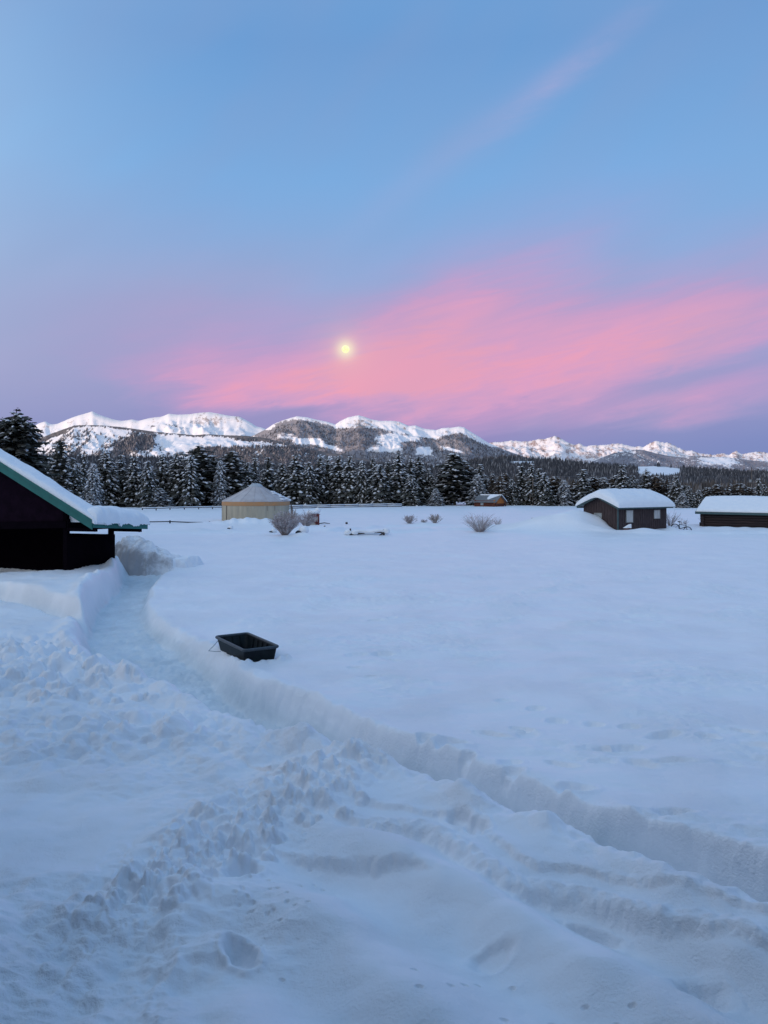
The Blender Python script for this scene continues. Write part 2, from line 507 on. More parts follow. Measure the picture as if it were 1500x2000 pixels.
def gauss(x, y, cx, cy, rx, ry=None, ang=0.0):
    ry = ry or rx
    c, s = math.cos(ang), math.sin(ang)
    dx = x-cx; dy = y-cy
    u = (dx*c+dy*s)/rx; v = (-dx*s+dy*c)/ry
    return np.exp(-(u*u+v*v))
def poly_dist(x, y, pts, vals=None):
    """signed distance (+ on the left of travel) to a polyline, and interpolated value"""
    bd = np.full(x.shape, 1e9); sg = np.ones(x.shape); vv = np.zeros(x.shape)
    for i in range(len(pts)-1):
        ax, ay = pts[i]; bx, by = pts[i+1]
        ex, ey = bx-ax, by-ay
        L2 = ex*ex+ey*ey
        t = np.clip(((x-ax)*ex+(y-ay)*ey)/L2, 0, 1)
        dx = x-(ax+t*ex); dy = y-(ay+t*ey)
        d = np.sqrt(dx*dx+dy*dy)
        cr = ex*(y-ay)-ey*(x-ax)
        m = d < bd
        bd = np.where(m, d, bd)
        sg = np.where(m, np.sign(cr), sg)
        if vals is not None:
            vv = np.where(m, vals[i]+(vals[i+1]-vals[i])*t, vv)
    return bd*sg, vv

# ------------------------------------------------------------------ the snow field
# dug path: (near/left rim px,py)  (far/right rim px,py)
STA = [((272, 1112), (305, 1104)), ((236, 1140), (290, 1134)), ((196, 1180), (268, 1168)), ((198, 1215), (262, 1196)), ((222, 1260), (282, 1224)),
       ((276, 1304), (330, 1256)), ((344, 1338), (393, 1292)), ((398, 1362), (448, 1318)), ((500, 1408), (532, 1348)),
       ((615, 1462), (655, 1405)), ((750, 1504), (795, 1448)), ((965, 1586), (1015, 1524)), ((1180, 1668), (1235, 1600)),
       ((1330, 1738), (1400, 1652)), ((1500, 1806), (1585, 1712)), ((1700, 1880), (1800, 1775)), ((2100, 1990), (2230, 1870))]
TP, TW = [], []
for (a, b) in STA:
    p = G(a[0], a[1], 0.05); q = G(b[0], b[1], 0.0)
    TP.append(tuple((p+q)/2)); TW.append(float(np.linalg.norm(p-q))/2)
TD = [0.3, 0.34, 0.40, 0.44, 0.50, 0.58, 0.64, 0.70, 0.72, 0.74, 0.76, 0.8, 0.8, 0.8, 0.8, 0.8, 0.8]
GROOVE = [tuple(G(-300, 1150)), tuple(G(0, 1172)), tuple(G(95, 1194)), tuple(G(200, 1228))]
STEP1 = [tuple(G(*p, 0.15)) for p in ((560, 1540), (640, 1590), (700, 1612), (830, 1626), (900, 1668), (1010, 1732), (1130, 1748), (1250, 1792), (1400, 1832), (1520, 1878), (1800, 1950))]
STEP2 = [tuple(G(*p, 0.15)) for p in ((470, 1650), (560, 1664), (700, 1680), (800, 1690), (870, 1702))]
STEP3 = [tuple(G(*p, 0.15)) for p in ((300, 3200), (320, 1960), (322, 1880), (318, 1790), (350, 1730), (470, 1680))]
PITS = [((472, 1712), .17, .12, .14, 0.7), ((470, 1857), .17, .11, .16, -0.9), ((880, 1456), .26, .15, .13, 0), ((831, 1446), .14, .12, .11, 0),
        ((912, 1480), .14, .1, .11, 0), ((1000, 1508), .16, .10, .10, 0), ((1123, 1540), .22, .13, .11, 0), ((1318, 1596), .22, .12, .10, 0),
        ((1270, 1690), .16, .12, .10, 0), ((900, 1620), .12, .2, .10, .4), ((930, 1636), .12, .16, .10, .2),
        ((1150, 1800), .25, .09, .10, -.6), ((1370, 1925), .20, .17, .09, .3), ((960, 1845), .2, .1, .04, .4)]
_r0 = random.Random(77)
for i, (a, b) in enumerate(((975, 1372), (1045, 1384), (1100, 1402), (1170, 1416), (1237, 1425), (1310, 1435), (1395, 1445), (1450, 1430), (1465, 1456),
                            (960, 1430), (1030, 1440), (1170, 1463), (1230, 1468), (1250, 1498), (1330, 1496), (1410, 1500), (1010, 1485), (1090, 1490), (1172, 1492),
                            (745, 1192), (760, 1200), (735, 1204), (700, 1275), (740, 1270), (760, 1284), (715, 1290), (735, 1320), (690, 1300), (1015, 1420))):
    PITS.append(((a+_r0.uniform(-14, 14), b+_r0.uniform(-6, 6)), _r0.uniform(.14, .30), _r0.uniform(.08, .15), _r0.uniform(.03, .10), _r0.uniform(-.6, .6)))
_r = random.Random(4)
for i in range(34):            # crumbs scattered beside the footprints
    a = _r.gauss(520, 60); b = _r.gauss(1765, 60)
    PITS.append(((a, b), .022, .018, .022, 0.0))
for i in range(12):
    PITS.append(((_r.uniform(800, 1250), _r.uniform(1880, 1990)), .03, .02, .02, 0.0))
CHUNKS = []
for i in range(70):
    CHUNKS.append(((_r.uniform(0, 300), _r.uniform(1245, 1375)), _r.uniform(.08, .2), _r.uniform(.05, .12)))
for i in range(150):
    t = _r.random()
    cx = 700-470*t+_r.gauss(0, 30); cy = 1525+230*t+_r.gauss(0, 24)
    CHUNKS.append(((cx, cy), _r.uniform(.03, .10), _r.uniform(.02, .07)))

SHED_O = np.array([-12.6, 30.5]); SHED_U = np.array([.9535, -.3015]); SHED_V = np.array([.3015, .9535])

def height(x, y):
    x = np.asarray(x, float); y = np.asarray(y, float)
    r = np.hypot(x, y)
    z = 0.10*fbm(x/14, y/14, 3)*sst(3, 25, r)+0.05*fbm(x/3.1, y/4.2, 3)
    z += 0.012*fbm(x/0.55, y/0.8, 3)*(1-sst(40, 90, r))
    # wind ripples, very low
    w = fbm(x/2.4+0.3*y, y/1.1, 4)
    z += 0.032*w*(1-sst(50, 110, r))
    z += 0.25*fbm(x/60+3, y/60, 2)*sst(60, 150, r)*0.5
    z = z*(1-0.7*sst(100, 160, r))
    cr = sst(0.0, 0.35, fbm(x/3.5+7, y/3.5, 2))*(1-sst(30, 60, r))
    z += cr*(0.026*fbm(x/0.33, y/0.22, 3)+0.040*ridged(x/1.1+.3*y, y/.4, 3))+0.014*fbm(x/1.3, y/.5, 3)*(1-sst(40, 70, r))
    # drifts and banks by the buildings
    def drift(px, py, h, rx, ry, ang=0.0, z0=0.0):
        c = G(px, py, z0)
        return h*gauss(x, y, c[0], c[1], rx, ry, ang)
    z += (1.50*gauss(x, y, 16.9, 66.6, 2.3, 1.7, .3)+0.75*gauss(x, y, 13.6, 66.0, 2.4, 1.8, 0)+.35*gauss(x, y, 18.9, 66.6, .8, 1.2, 0)+0.5*gauss(x, y, 16, 69.5, 3, 2.5))*sst(19.9, 18.9, x-0.35*(66-y))
    z += drift(1345, 1030, 0.28, 3.0, 2.0)+drift(1440, 1036, 0.26, 6, 1.0, -0.3)*(1+0.35*perlin(x/1.1, y/1.1))
    z += drift(485, 1022, 0.55, 3.6, 1.3)*(1+0.7*perlin(x/0.9, y/0.9))+drift(1312, 1036, 0.35, 0.7, 0.7)
    z += drift(610, 1036, 0.35, 3.0, 1.5)+drift(720, 1046, 0.22, 2.0, 0.9)+drift(590, 1048, 0.25, 0.8, 0.7)
    # packed trail shoulders catching the light
    for pts, h, wd in (([(285, 1040), (440, 1038), (520, 1040)], .36, .35), ([(640, 1040), (750, 1028), (1010, 1026)], .30, .42), ([(700, 1043), (880, 1035), (1010, 1036), (1100, 1037), (1210, 1040), (1320, 1042), (1560, 1041)], .42, .38), ([(560, 1044), (620, 1042), (700, 1041)], .14, .5)):
        d, _ = poly_dist(x, y, [tuple(G(*p)) for p in pts])
        z += np.where(r > 30, h*np.exp(-(d/wd)**2)*(0.6+0.6*perlin(x/2.5, y/2.5+4)), 0)
    # everything nearer than 45 m gets the dug and trodden detail
    n = (r < 45) & (y > -6)
    X = x[n]; Y = y[n]; Z = z[n]
    if X.size:
        wob = 0.016*fbm(X/0.42, Y/0.42, 3)+0.13*perlin(X/1.7, Y/1.7)
        d, wd = poly_dist(X, Y, TP, TW)           # + = left of travel = right/far side of path
        _, dp = poly_dist(X, Y, TP, TD)
        near = d < 0                               # towards the viewer
        # raised, trodden ground on the viewer's side
        side = sst(0.1, -1.2, d)
        Z += side*(0.12+0.05*fbm(X/1.3, Y/1.3, 3))
        Z += np.exp(-((d+wd+0.22)/0.26)**2)*(0.15+0.16*np.maximum(perlin(X/0.75, Y/0.75), -0.3)+0.03*fbm(X/.2, Y/.2, 2))
        Z += np.exp(-((d-wd-0.15)/0.22)**2)*(0.03+0.05*perlin(X/0.5, Y/0.5))
        # slab of old snow in front of the shed
        dg, _ = poly_dist(X, Y, GROOVE)
        slab = sst(0.02, 0.30, dg+0.1*perlin(X/0.8, Y/0.8))*sst(-0.1, -0.9, d+wd*0.3)
        lx = (X-SHED_O[0])*SHED_U[0]+(Y-SHED_O[1])*SHED_U[1]
        ly = (X-SHED_O[0])*SHED_V[0]+(Y-SHED_O[1])*SHED_V[1]
        slab = slab*(1-sst(3.5, 5.5, ly))
        Z += slab*(0.26+0.05*perlin(X/1.5, Y/3.0)+0.16*sst(-3.5, 1.0, lx)-0.10*sst(-2.0, 0, ly)*sst(0.3, -1.5, lx))
        inside = sst(0.15, -0.15, lx)*sst(-0.25, 0.15, ly)*sst(3.1, 2.8, ly)
        Z = Z*(1-inside)+(-0.25)*inside
        Z -= 0.30*np.exp(-((dg+0.05)/0.26)**2)*(d < -wd*0.6)
        # clods thrown on the viewer's side
        m1 = gauss(X, Y, *G(130, 1295), 3.2, 2.1)+gauss(X, Y, *G(-150, 1330), 4, 2.4)
        m2 = gauss(X, Y, *G(120, 1455), 2.5, 1.2)+gauss(X, Y, *G(360, 1440), 1.3, .7)*.7+gauss(X, Y, *G(520, 1500), 1.3, .5)*.4
        dl, _ = poly_dist(X, Y, [tuple(G(*p, .1)) for p in ((760, 1500), (640, 1530), (470, 1600), (300, 1700), (200, 1770), (60, 1850))])
        m3 = np.exp(-(dl/0.55)**2)
        m1 = np.clip(m1, 0, 1); m2 = np.clip(m2, 0, 1)
        offp = sst(-0.08, -0.35, d+wd)
        m3 = m3*sst(-3.3, -1.9, X)
        a = (m1+0.8*m2)*offp
        k = a > 0.02
        if k.any():
            xx, yy = X[k]+0.1*perlin(X[k]/.3, Y[k]/.3), Y[k]+0.1*perlin(X[k]/.3+9, Y[k]/.3)
            Z[k] += a[k]*(0.22*lumps(xx, yy, 0.62, 1)+0.15*lumps(xx, yy, 0.27, 2)+0.07*lumps(xx, yy, 0.13, 3)+0.08*fbm(xx/.8, yy/.8, 3)-0.08)
        a = m3*offp
        k = a > 0.02
        if k.any():
            xx, yy = X[k]+0.09*perlin(X[k]/.2, Y[k]/.2), Y[k]+0.09*perlin(X[k]/.2+9, Y[k]/.2)
            Z[k] += a[k]*(-0.02+0.15*lumps(xx, yy, 0.44, 4)+0.10*lumps(xx, yy, 0.17, 5)+0.06*lumps(xx, yy, 0.08, 6)+0.06*fbm(xx/.5, yy/.5, 3))
        Z += 0.03*m3
        nn = r[n] < 14
        if nn.any():
            X2 = X[nn]; Y2 = Y[nn]; q = np.zeros(X2.shape)
            wb = 0.05*perlin(X2/.7, Y2/.7)+0.035*fbm(X2/.16, Y2/.16, 3)
            s1, _ = poly_dist(X2, Y2, STEP1)
            # travel runs right, + is the far side: higher there
            q += 0.11*sst(-1.7, -0.8, X2)*sst(-0.10, 0.05, s1+wb)*np.exp(-np.maximum(s1, 0)/0.8)*(np.abs(s1) < 3)
            q += 0.03*np.exp(-((s1-0.12+wb)/0.07)**2)*(1+perlin(X2/.1, Y2/.1))
            s1b = s1-0.42-0.1*perlin(X2/.8, Y2/.8)
            q += 0.06*sst(-0.06, 0.04, s1b+wb)*np.exp(-np.maximum(s1b, 0)/0.5)*(np.abs(s1) < 3)
            s2, _ = poly_dist(X2, Y2, STEP2)
            q += 0.09*sst(-1.75, -1.2, X2)*sst(0.75, 0.1, X2)*sst(-0.08, 0.05, s2+wb)*np.exp(-np.maximum(s2, 0)/0.35)*np.exp(-np.maximum(-s2, 0)/2)
            s3, _ = poly_dist(X2, Y2, STEP3)
            q -= 0.15*sst(-0.05, 0.28, s3+wb*1.2)*np.exp(-np.maximum(s3, 0)/0.55)
            q += 0.015*np.exp(-((s3+0.05+wb)/0.07)**2)*(1+0.7*perlin(X2/.09, Y2/.09))
            # soft parallel rolls of drifted snow, lower right
            dirx, diry = 0.86, -0.51
            c = X2*0.75+Y2*0.66+0.10*perlin(X2/1.1, Y2/1.1)
            roll = sst(-1.6, -0.2, X2)*sst(0.2, -0.3, s1)
            q += roll*0.11*np.sin(c*2*np.pi/1.25+1.0+1.1*perlin(X2/1.9, Y2/1.9))
            q += 0.05*gauss(X2, Y2, *G(1430, 1895), .35, .25, -.5)
            # soft troughs, lower left
            ll = sst(-0.6, -1.6, X2)*sst(7.6, 6.6, Y2)
            q += ll*0.10*fbm(X2/.7, Y2/.6, 3)
            Z[nn] += q
        # path floor and walls
        wid = wd+wob*0.8
        carve = sst(wid*1.02+0.07, wid*0.74-0.05, np.abs(d))
        lay = np.sin(carve*2*np.pi*4.0+3*perlin(X/.9, Y/.9))*carve*(1-carve)*4
        carve = np.clip(carve+0.022*lay*(0.6+perlin(X/.5, Y/.5)), 0, 1)
        floor = -dp+0.05*fbm(X/.35, Y/.35, 3)+0.03*lumps(X, Y, .12, 8)
        Z = Z*(1-carve)+floor*carve
        Z += 0.045*fbm(X/.2, Y/.2, 3)*np.exp(-((np.abs(d)-wid*0.92)/0.16)**2)
        # footprints and hollows
        RR = r[n]
        for (p, rx, ry, dep, an) in PITS:
            c = G(p[0], p[1], 0.1 if p[1] > 1600 else 0)
            mm = (np.abs(X-c[0]) < 3*rx+.1) & (np.abs(Y-c[1]) < 3*max(rx, ry)+.1)
            if mm.any():
                ca, sa = math.cos(an), math.sin(an)
                u = ((X[mm]-c[0])*ca+(Y[mm]-c[1])*sa)/rx; v = (-(X[mm]-c[0])*sa+(Y[mm]-c[1])*ca)/ry
                q = np.sqrt(u*u+v*v)+0.16*perlin(X[mm]/.09, Y[mm]/.09)
                Z[mm] -= dep*sst(1.15, 0.55, q)
                Z[mm] += dep*0.16*np.exp(-((q-1.35)/0.25)**2)
        for (p, rr, h) in CHUNKS:
            c = G(p[0], p[1], 0.15)
            mm = (np.abs(X-c[0]) < 2*rr) & (np.abs(Y-c[1]) < 2*rr)
            if mm.any():
                q = np.sqrt((X[mm]-c[0])**2+(Y[mm]-c[1])**2)/rr*(1+0.5*perlin(X[mm]/(rr*.8), Y[mm]/(rr*.8)))
                Z[mm] += h*np.sqrt(np.maximum(1-q*q, 0))*offp[mm]
        # seat for the cargo sled
        c = ((G(478, 1291)+G(445, 1236))/2)
        Z -= 0.03*gauss(X, Y, -3.15, 17.3, 1.0, .7, 2.2)
        ds_, _ = poly_dist(X, Y, [(-3.45, 17.0), (-3.02, 16.42), (-2.35, 16.75), (-2.15, 17.0)])
        Z += 0.10*np.exp(-(ds_/0.10)**2)*(0.75+0.8*perlin(X/.13, Y/.13))
        z[n] = Z
    return z
def packed_shade(x, y):  # dug path and groove: packed snow tone plus painted shade
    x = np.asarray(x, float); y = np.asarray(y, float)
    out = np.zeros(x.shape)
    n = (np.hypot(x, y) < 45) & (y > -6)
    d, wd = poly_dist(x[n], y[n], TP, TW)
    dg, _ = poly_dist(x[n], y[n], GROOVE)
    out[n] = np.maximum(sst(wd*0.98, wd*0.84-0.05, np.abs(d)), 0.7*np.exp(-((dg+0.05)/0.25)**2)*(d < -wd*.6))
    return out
def hz(x, y):
    return float(height(np.array([x], float), np.array([y], float))[0])

def build_ground():
    a_in = np.radians(np.linspace(-29.5, 29.5, 700))
    a_r = np.radians(29.5+np.cumsum(np.linspace(0.2, 6.3, 47)))
    full = np.concatenate([a_in, a_r[a_r < R(180)], np.array([R(180)])])
    left = -np.concatenate([a_r[a_r < R(180)]])[::-1]
    az = np.concatenate([[-R(180)], left, full])
    k0, k1 = 5.0**-0.6, 175.0**-0.6
    rr = np.linspace(k0, k1, 930)**(-1/0.6)
    rr = np.concatenate([np.linspace(0.6, 4.9, 22), rr, 175*np.exp(np.linspace(0.05, math.log(4200/175.), 46))])
    A, Rr = np.meshgrid(az, rr)
    X = Rr*np.sin(A); Y = Rr*np.cos(A)
    Z = height(X, Y)
    V = np.stack([X, Y, Z], -1).reshape(-1, 3)
    me = fast_mesh('snow_ground', V, grid_faces(len(rr), len(az))[:, ::-1], M['snow_ground'], attrs={'packed_shade': packed_shade(X, Y)})
    o = link(bpy.data.objects.new('snow_ground', me))
    o['kind'] = 'structure'
build_ground()

# ------------------------------------------------------------------ mountains and wooded hills
def pip(x, y, poly):
    ins = np.zeros(x.shape, bool)
    j = len(poly)-1
    for i in range(len(poly)):
        xi, yi = poly[i]; xj, yj = poly[j]
        c = ((yi > y) != (yj > y)) & (x < (xj-xi)*(y-yi)/(yj-yi+1e-12)+xi)
        ins ^= c
        j = i
    return ins

class Range:
    def __init__(s, sky, yf, yr, gully, gscale, power=0.85, seed=0, jag=0.0, jscale=120.0):
        s.sx = np.array([p[0] for p in sky], float); s.sy = np.array([p[1] for p in sky], float)
        s.yf, s.yr, s.g, s.gs, s.pw, s.seed, s.jag, s.js = yf, yr, gully, gscale, power, seed, jag, jscale
    def ev(s, px, t):
        a = (px-750)/1500
        tt = np.minimum(t, 1)
        Y = s.yf+(s.yr-s.yf)*t
        X = a*Y
        e = (950-np.interp(px, s.sx, s.sy))/1500
        e = e+s.jag/1500*fbm(px/s.js*40+s.seed, px*0+s.seed, 4)
        wx = 0.35*s.gs*perlin(X/s.gs*.8, Y/s.gs*.8)
        Xs = X+wx+0.5*(Y-s.yf)
        rg = ridged(Xs/s.gs+s.seed*3.1, (Y+wx)/(s.gs*1.1)+s.seed, 5)
        rg2 = ridged(Xs/(s.gs*.3)+s.seed, Y/(s.gs*.42)+s.seed, 4)
        ee = e*tt**s.pw*(1-s.g*(1-rg)*(1-tt)**0.5*1.6-s.g*0.45*(1-rg2)*(1-tt)**0.35)
        ee = ee+e*0.030*fbm(Xs/130.0+s.seed, Y/130.0, 4)*np.minimum(1, (1-tt)*6)*np.minimum(1, tt*4)
        ee = ee+(-EYE-3)/s.yf*(1-tt)**2
        Z = EYE+ee*Y
        Z = np.where(t > 1, EYE+e*s.yr-(Y-s.yr)*0.35, Z)
        py = 950-ee*1500
        return X, Y, Z, py
    def build(s, name, mat, nx, nt, forest, rock, x0, x1):
        px = np.linspace(x0, x1, nx)
        t = np.concatenate([np.linspace(0, 1, nt), [1.05, 1.25]])
        PX, T = np.meshgrid(px, t)
        X, Y, Z, py = s.ev(PX, T)
        f = forest(PX, py, T, X, Y)
        rk = rock(PX, py, T, X, Y)
        me = fast_mesh(name, np.stack([X, Y, Z], -1).reshape(-1, 3), grid_faces(len(t), nx), mat, attrs={'forest': f, 'rock': rk})
        o = link(bpy.data.objects.new(name, me))
        o['kind'] = 'structure'
        return o

def conifer_mass(name, rng, n, forest, x0, x1, t0, t1, hh, mat, seed, sides=5, thr=0.5, fade=None, wf=1.0):
    rs = np.random.RandomState(seed)
    px = rs.uniform(x0, x1, n*4); t = rs.uniform(t0, t1, n*4)
    X, Y, Z, py = rng.ev(px, t)
    f = forest(px, py, t, X, Y)
    keep = rs.rand(n*4) < np.clip((f-thr)*3+0.5, 0.0, 1)
    idx = np.where(keep)[0][:n]
    X, Y, Z = X[idx], Y[idx], Z[idx]
    m = len(idx)
    h = rs.uniform(0.55, 1.15, m)*hh
    w = wf*h*rs.uniform(0.13, 0.22, m)
    ang = np.arange(sides)*2*np.pi/sides
    off = rs.rand(m, 1)*6
    V = np.zeros((m, sides+1, 3))
    V[:, :sides, 0] = X[:, None]+w[:, None]*np.cos(ang+off)
    V[:, :sides, 1] = Y[:, None]+w[:, None]*np.sin(ang+off)
    V[:, :sides, 2] = Z[:, None]-0.05*h[:, None]+rs.rand(m, sides)*0.15*h[:, None]
    V[:, sides, 0] = X; V[:, sides, 1] = Y; V[:, sides, 2] = Z+h
    b = np.arange(m)[:, None, None]*(sides+1)
    k = np.arange(sides)
    tri = np.stack([k, (k+1) % sides, np.full(sides, sides)], -1)[None]
    F = (b+tri).reshape(-1, 3)
    tint = np.repeat(rs.rand(m), sides+1)
    me = fast_mesh(name, V.reshape(-1, 3), F, mat, smooth=False, attrs={'tint': tint})
    o = link(bpy.data.objects.new(name, me))
    o['kind'] = 'stuff'
    tag(o, None, None)
    return o

def wood_material(name, a, b, c):
    m = bpy.data.materials.new(name)
    m.use_nodes = True
    nt = m.node_tree
    bs = nt.nodes['Principled BSDF']
    w = NB(nt)
    at = w.n('ShaderNodeAttribute', attribute_name='tint')
    w.put(bs.inputs['Base Color'], w.ramp(at.outputs['Fac'], [(0, a), (0.55, b), (0.85, c), (1.0, (0.35, 0.35, 0.36))]))
    bs.inputs['Roughness'].default_value = 0.95
    bs.inputs['Specular IOR Level'].default_value = 0.05
    return m
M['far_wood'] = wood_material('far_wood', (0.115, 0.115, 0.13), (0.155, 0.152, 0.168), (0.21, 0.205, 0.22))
M['ridge_wood'] = wood_material('ridge_wood', (0.14, 0.14, 0.17), (0.18, 0.18, 0.21), (0.23, 0.23, 0.27))  # lavender of shaded, hazy slopes put into the forest colour
M['mid_wood'] = wood_material('mid_wood', (0.055, 0.058, 0.066), (0.085, 0.086, 0.096), (0.14, 0.138, 0.148))  # lightened to lavender grey: distance haze put into the colour
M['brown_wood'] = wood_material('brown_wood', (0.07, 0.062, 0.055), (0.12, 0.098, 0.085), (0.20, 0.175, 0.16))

SKY_A = [(-600, 850), (-200, 835), (0, 845), (55, 838), (64, 833), (78, 826), (89, 823), (97, 828), (104, 829), (111, 828), (121, 824), (135, 818), (151, 812), (166, 808), (181, 803), (191, 809), (208, 815), (225, 820), (237, 822), (248, 821), (257, 819), (271, 822), (290, 817), (304, 815), (316, 814), (329, 808), (347, 810), (370, 809), (391, 806), (410, 805), (427, 808), (448, 812), (469, 814), (479, 820), (491, 826), (501, 833), (511, 835), (522, 839), (560, 850), (700, 868), (900, 900)]
SKY_B = [(-600, 860), (-100, 880), (40, 885), (62, 866), (72, 859), (100, 847), (125, 838), (145, 831), (170, 830), (200, 831), (235, 834), (265, 838), (300, 843), (335, 846), (380, 850), (400, 848), (440, 850), (480, 851), (520, 856), (560, 866), (620, 880), (760, 905)]
SKY_C = [(380, 900), (450, 870), (500, 848), (520, 838), (535, 828), (550, 822), (565, 817), (580, 813), (600, 815), (620, 820), (640, 824), (655, 829), (665, 822), (680, 815), (700, 811), (715, 815), (725, 819), (742, 822), (770, 822), (781, 824), (798, 832), (812, 831), (827, 837), (852, 840), (864, 836), (883, 835), (897, 833), (907, 835), (916, 841), (937, 854), (954, 865), (980, 876), (1000, 884), (1040, 897), (1150, 915), (1300, 930)]
SKY_D = [(850, 880), (955, 866), (969, 863), (984, 863), (998, 860), (1012, 862), (1035, 862), (1050, 858), (1067, 857), (1084, 851), (1097, 857), (1113, 866), (1123, 869), (1133, 866), (1142, 872), (1156, 870), (1182, 869), (1203, 866), (1220, 868), (1240, 873), (1250, 871), (1256, 874), (1269, 866), (1282, 861), (1294, 864), (1309, 866), (1323, 873), (1337, 880), (1351, 880), (1365, 885), (1382, 887), (1396, 888), (1412, 885), (1424, 888), (1438, 880), (1448, 887), (1462, 885), (1477, 882), (1500, 884), (1600, 880), (1750, 890), (2000, 875), (2300, 890)]
SKY_F = [(1100, 925), (1200, 884), (1240, 878), (1257, 879), (1283, 886), (1309, 891), (1337, 894), (1353, 890), (1370, 890), (1396, 893), (1431, 894), (1465, 899), (1500, 901), (1700, 902), (2300, 905)]
SKY_E = [(-900, 886), (-200, 890), (100, 891), (330, 895), (420, 904), (520, 913), (620, 914), (700, 908), (800, 908), (870, 911), (930, 899), (990, 893), (1050, 897), (1090, 899), (1130, 905), (1180, 910), (1230, 912), (1290, 910), (1330, 915), (1400, 920), (1450, 923), (1500, 925), (1700, 925), (2400, 920)]
RA = Range(SKY_A, 7700, 9000, 0.40, 600, 0.9, 1, 0.5)
RB = Range(SKY_B, 4550, 5300, 0.26, 260, 0.9, 2, 0.5)
RC = Range(SKY_C, 6100, 7400, 0.26, 460, 0.9, 3, 0.5)
RD = Range(SKY_D, 12600, 14500, 0.42, 620, 0.85, 4, 1.6, 60)
RF = Range(SKY_F, 7700, 8800, 0.2, 420, 0.9, 5, 0.6)
RE = Range(SKY_E, 700, 2300, 0.12, 260, 1.0, 6, 0.6)

def below(px, py, pts, soft=4.0):
    xs = [p[0] for p in pts]; ys = [p[1] for p in pts]
    return np.clip((py-np.interp(px, xs, ys))/soft+0.5, 0, 1)
def forest_A(px, py, t, X, Y):
    f = 0.12*below(px, py, [(0, 850), (270, 838), (330, 838), (520, 846)], 8)
    f = f+0.55*np.exp(-((py-np.interp(px, [290, 310, 330, 360], [834, 831, 829, 836]))/3.0)**2)*((px > 292) & (px < 352))
    return f
def forest_B(px, py, t, X, Y):
    n = fbm(X/260, Y/420, 4)
    st = ridged((px+py*1.25)/11.0, py/45.0, 4)
    top = np.interp(px, RB.sx, RB.sy)
    f = 0.40+0.30*n+0.95*(st-0.60)
    f += 0.85*np.exp(-((py-top-1.5)/2.4)**2)
    f += 0.55*((px < 130) & (py < top+9))
    f += 0.38*np.exp(-((px-240)/38)**2-((py-872)/14)**2)*1.2
    f += 0.42*np.exp(-((px-285)/32)**2-((py-862)/15)**2)*1.4
    for (cx, cy, rx, ry) in ((350, 862, 45, 8), (432, 866, 24, 11), (350, 875, 30, 6), (470, 866, 14, 6)):
        f -= 0.55*np.exp(-((px-cx)/rx)**4-((py-cy)/ry)**4)
    f += 0.5*((px > 400) & (py > 872))+0.45*((px > 470) & (py < 862))
    return f
def forest_C(px, py, t, X, Y):
    n = fbm(X/420, Y/700, 4)
    f = 1.0*below(px, py, [(380, 850), (530, 838), (545, 827), (580, 820), (640, 827), (655, 836), (700, 836), (740, 837), (790, 846), (850, 857), (880, 848), (900, 845), (930, 862), (960, 872), (1100, 880)], 6)*0.86+0.24*n
    f += 0.20*((px < 650) & (px > 530))+0.45*np.exp(-((px-668)/16)**2-((py-850)/12)**2)
    for (cx, cy, rx, ry, k) in ((600, 862, 30, 7, 1.0), (645, 874, 26, 4, .9), (560, 852, 22, 7, .75), (758, 860, 30, 16, .52), (800, 856, 30, 7, .45), (740, 878, 36, 6, .55), (828, 880, 15, 8, 1.05), (885, 879, 22, 3, 1.0), (840, 852, 20, 3.5, .6), (500, 858, 16, 3, 1.0), (560, 875, 60, 5, .5)):
        f -= k*np.exp(-((px-cx)/rx)**4-((py-cy-0.25*(px-cx)*(ry < 6))/ry)**4)
    return f
def forest_F(px, py, t, X, Y):
    f = 0.75+0.25*fbm(X/500, Y/800, 4)
    f -= 0.42*np.exp(-((px-1405)/42)**4-((py-902)/9)**4)*(1+.5*fbm(X/300, Y/300, 3))
    return f
def forest_E(px, py, t, X, Y):
    f = 0.95+0.15*fbm(X/150, Y/200, 3)
    for (cx, cy, rx, ry) in ((1288, 925, 42, 12), (1345, 943, 24, 4), (1020, 905, 24, 4), (1500, 944, 40, 3.5), (1190, 934, 20, 2.5), (860, 912, 30, 2), (1262, 914, 18, 2.5)):
        f -= 1.4*np.exp(-((px-cx)/rx)**4-((py-cy)/ry)**4)
    return f
def rock_far(px, py, t, X, Y):
    return 0.42+0.35*ridged(X/500, Y/900, 4)*np.clip(t*1.3, 0, 1)-0.15
def rock_A(px, py, t, X, Y):
    return 0.42+0.38*fbm(X/220, Y/220, 4)+0.25*np.exp(-((px-430)/60)**2-((py-822)/6)**2)-0.2*np.exp(-((px-200)/50)**2)
def rock_C(px, py, t, X, Y):
    return 0.35+0.25*fbm(X/500, Y/700, 4)+0.25*np.exp(-((px-700)/30)**2)-0.2*(py < 820)
def no_rock(px, py, t, X, Y): return np.zeros(px.shape)

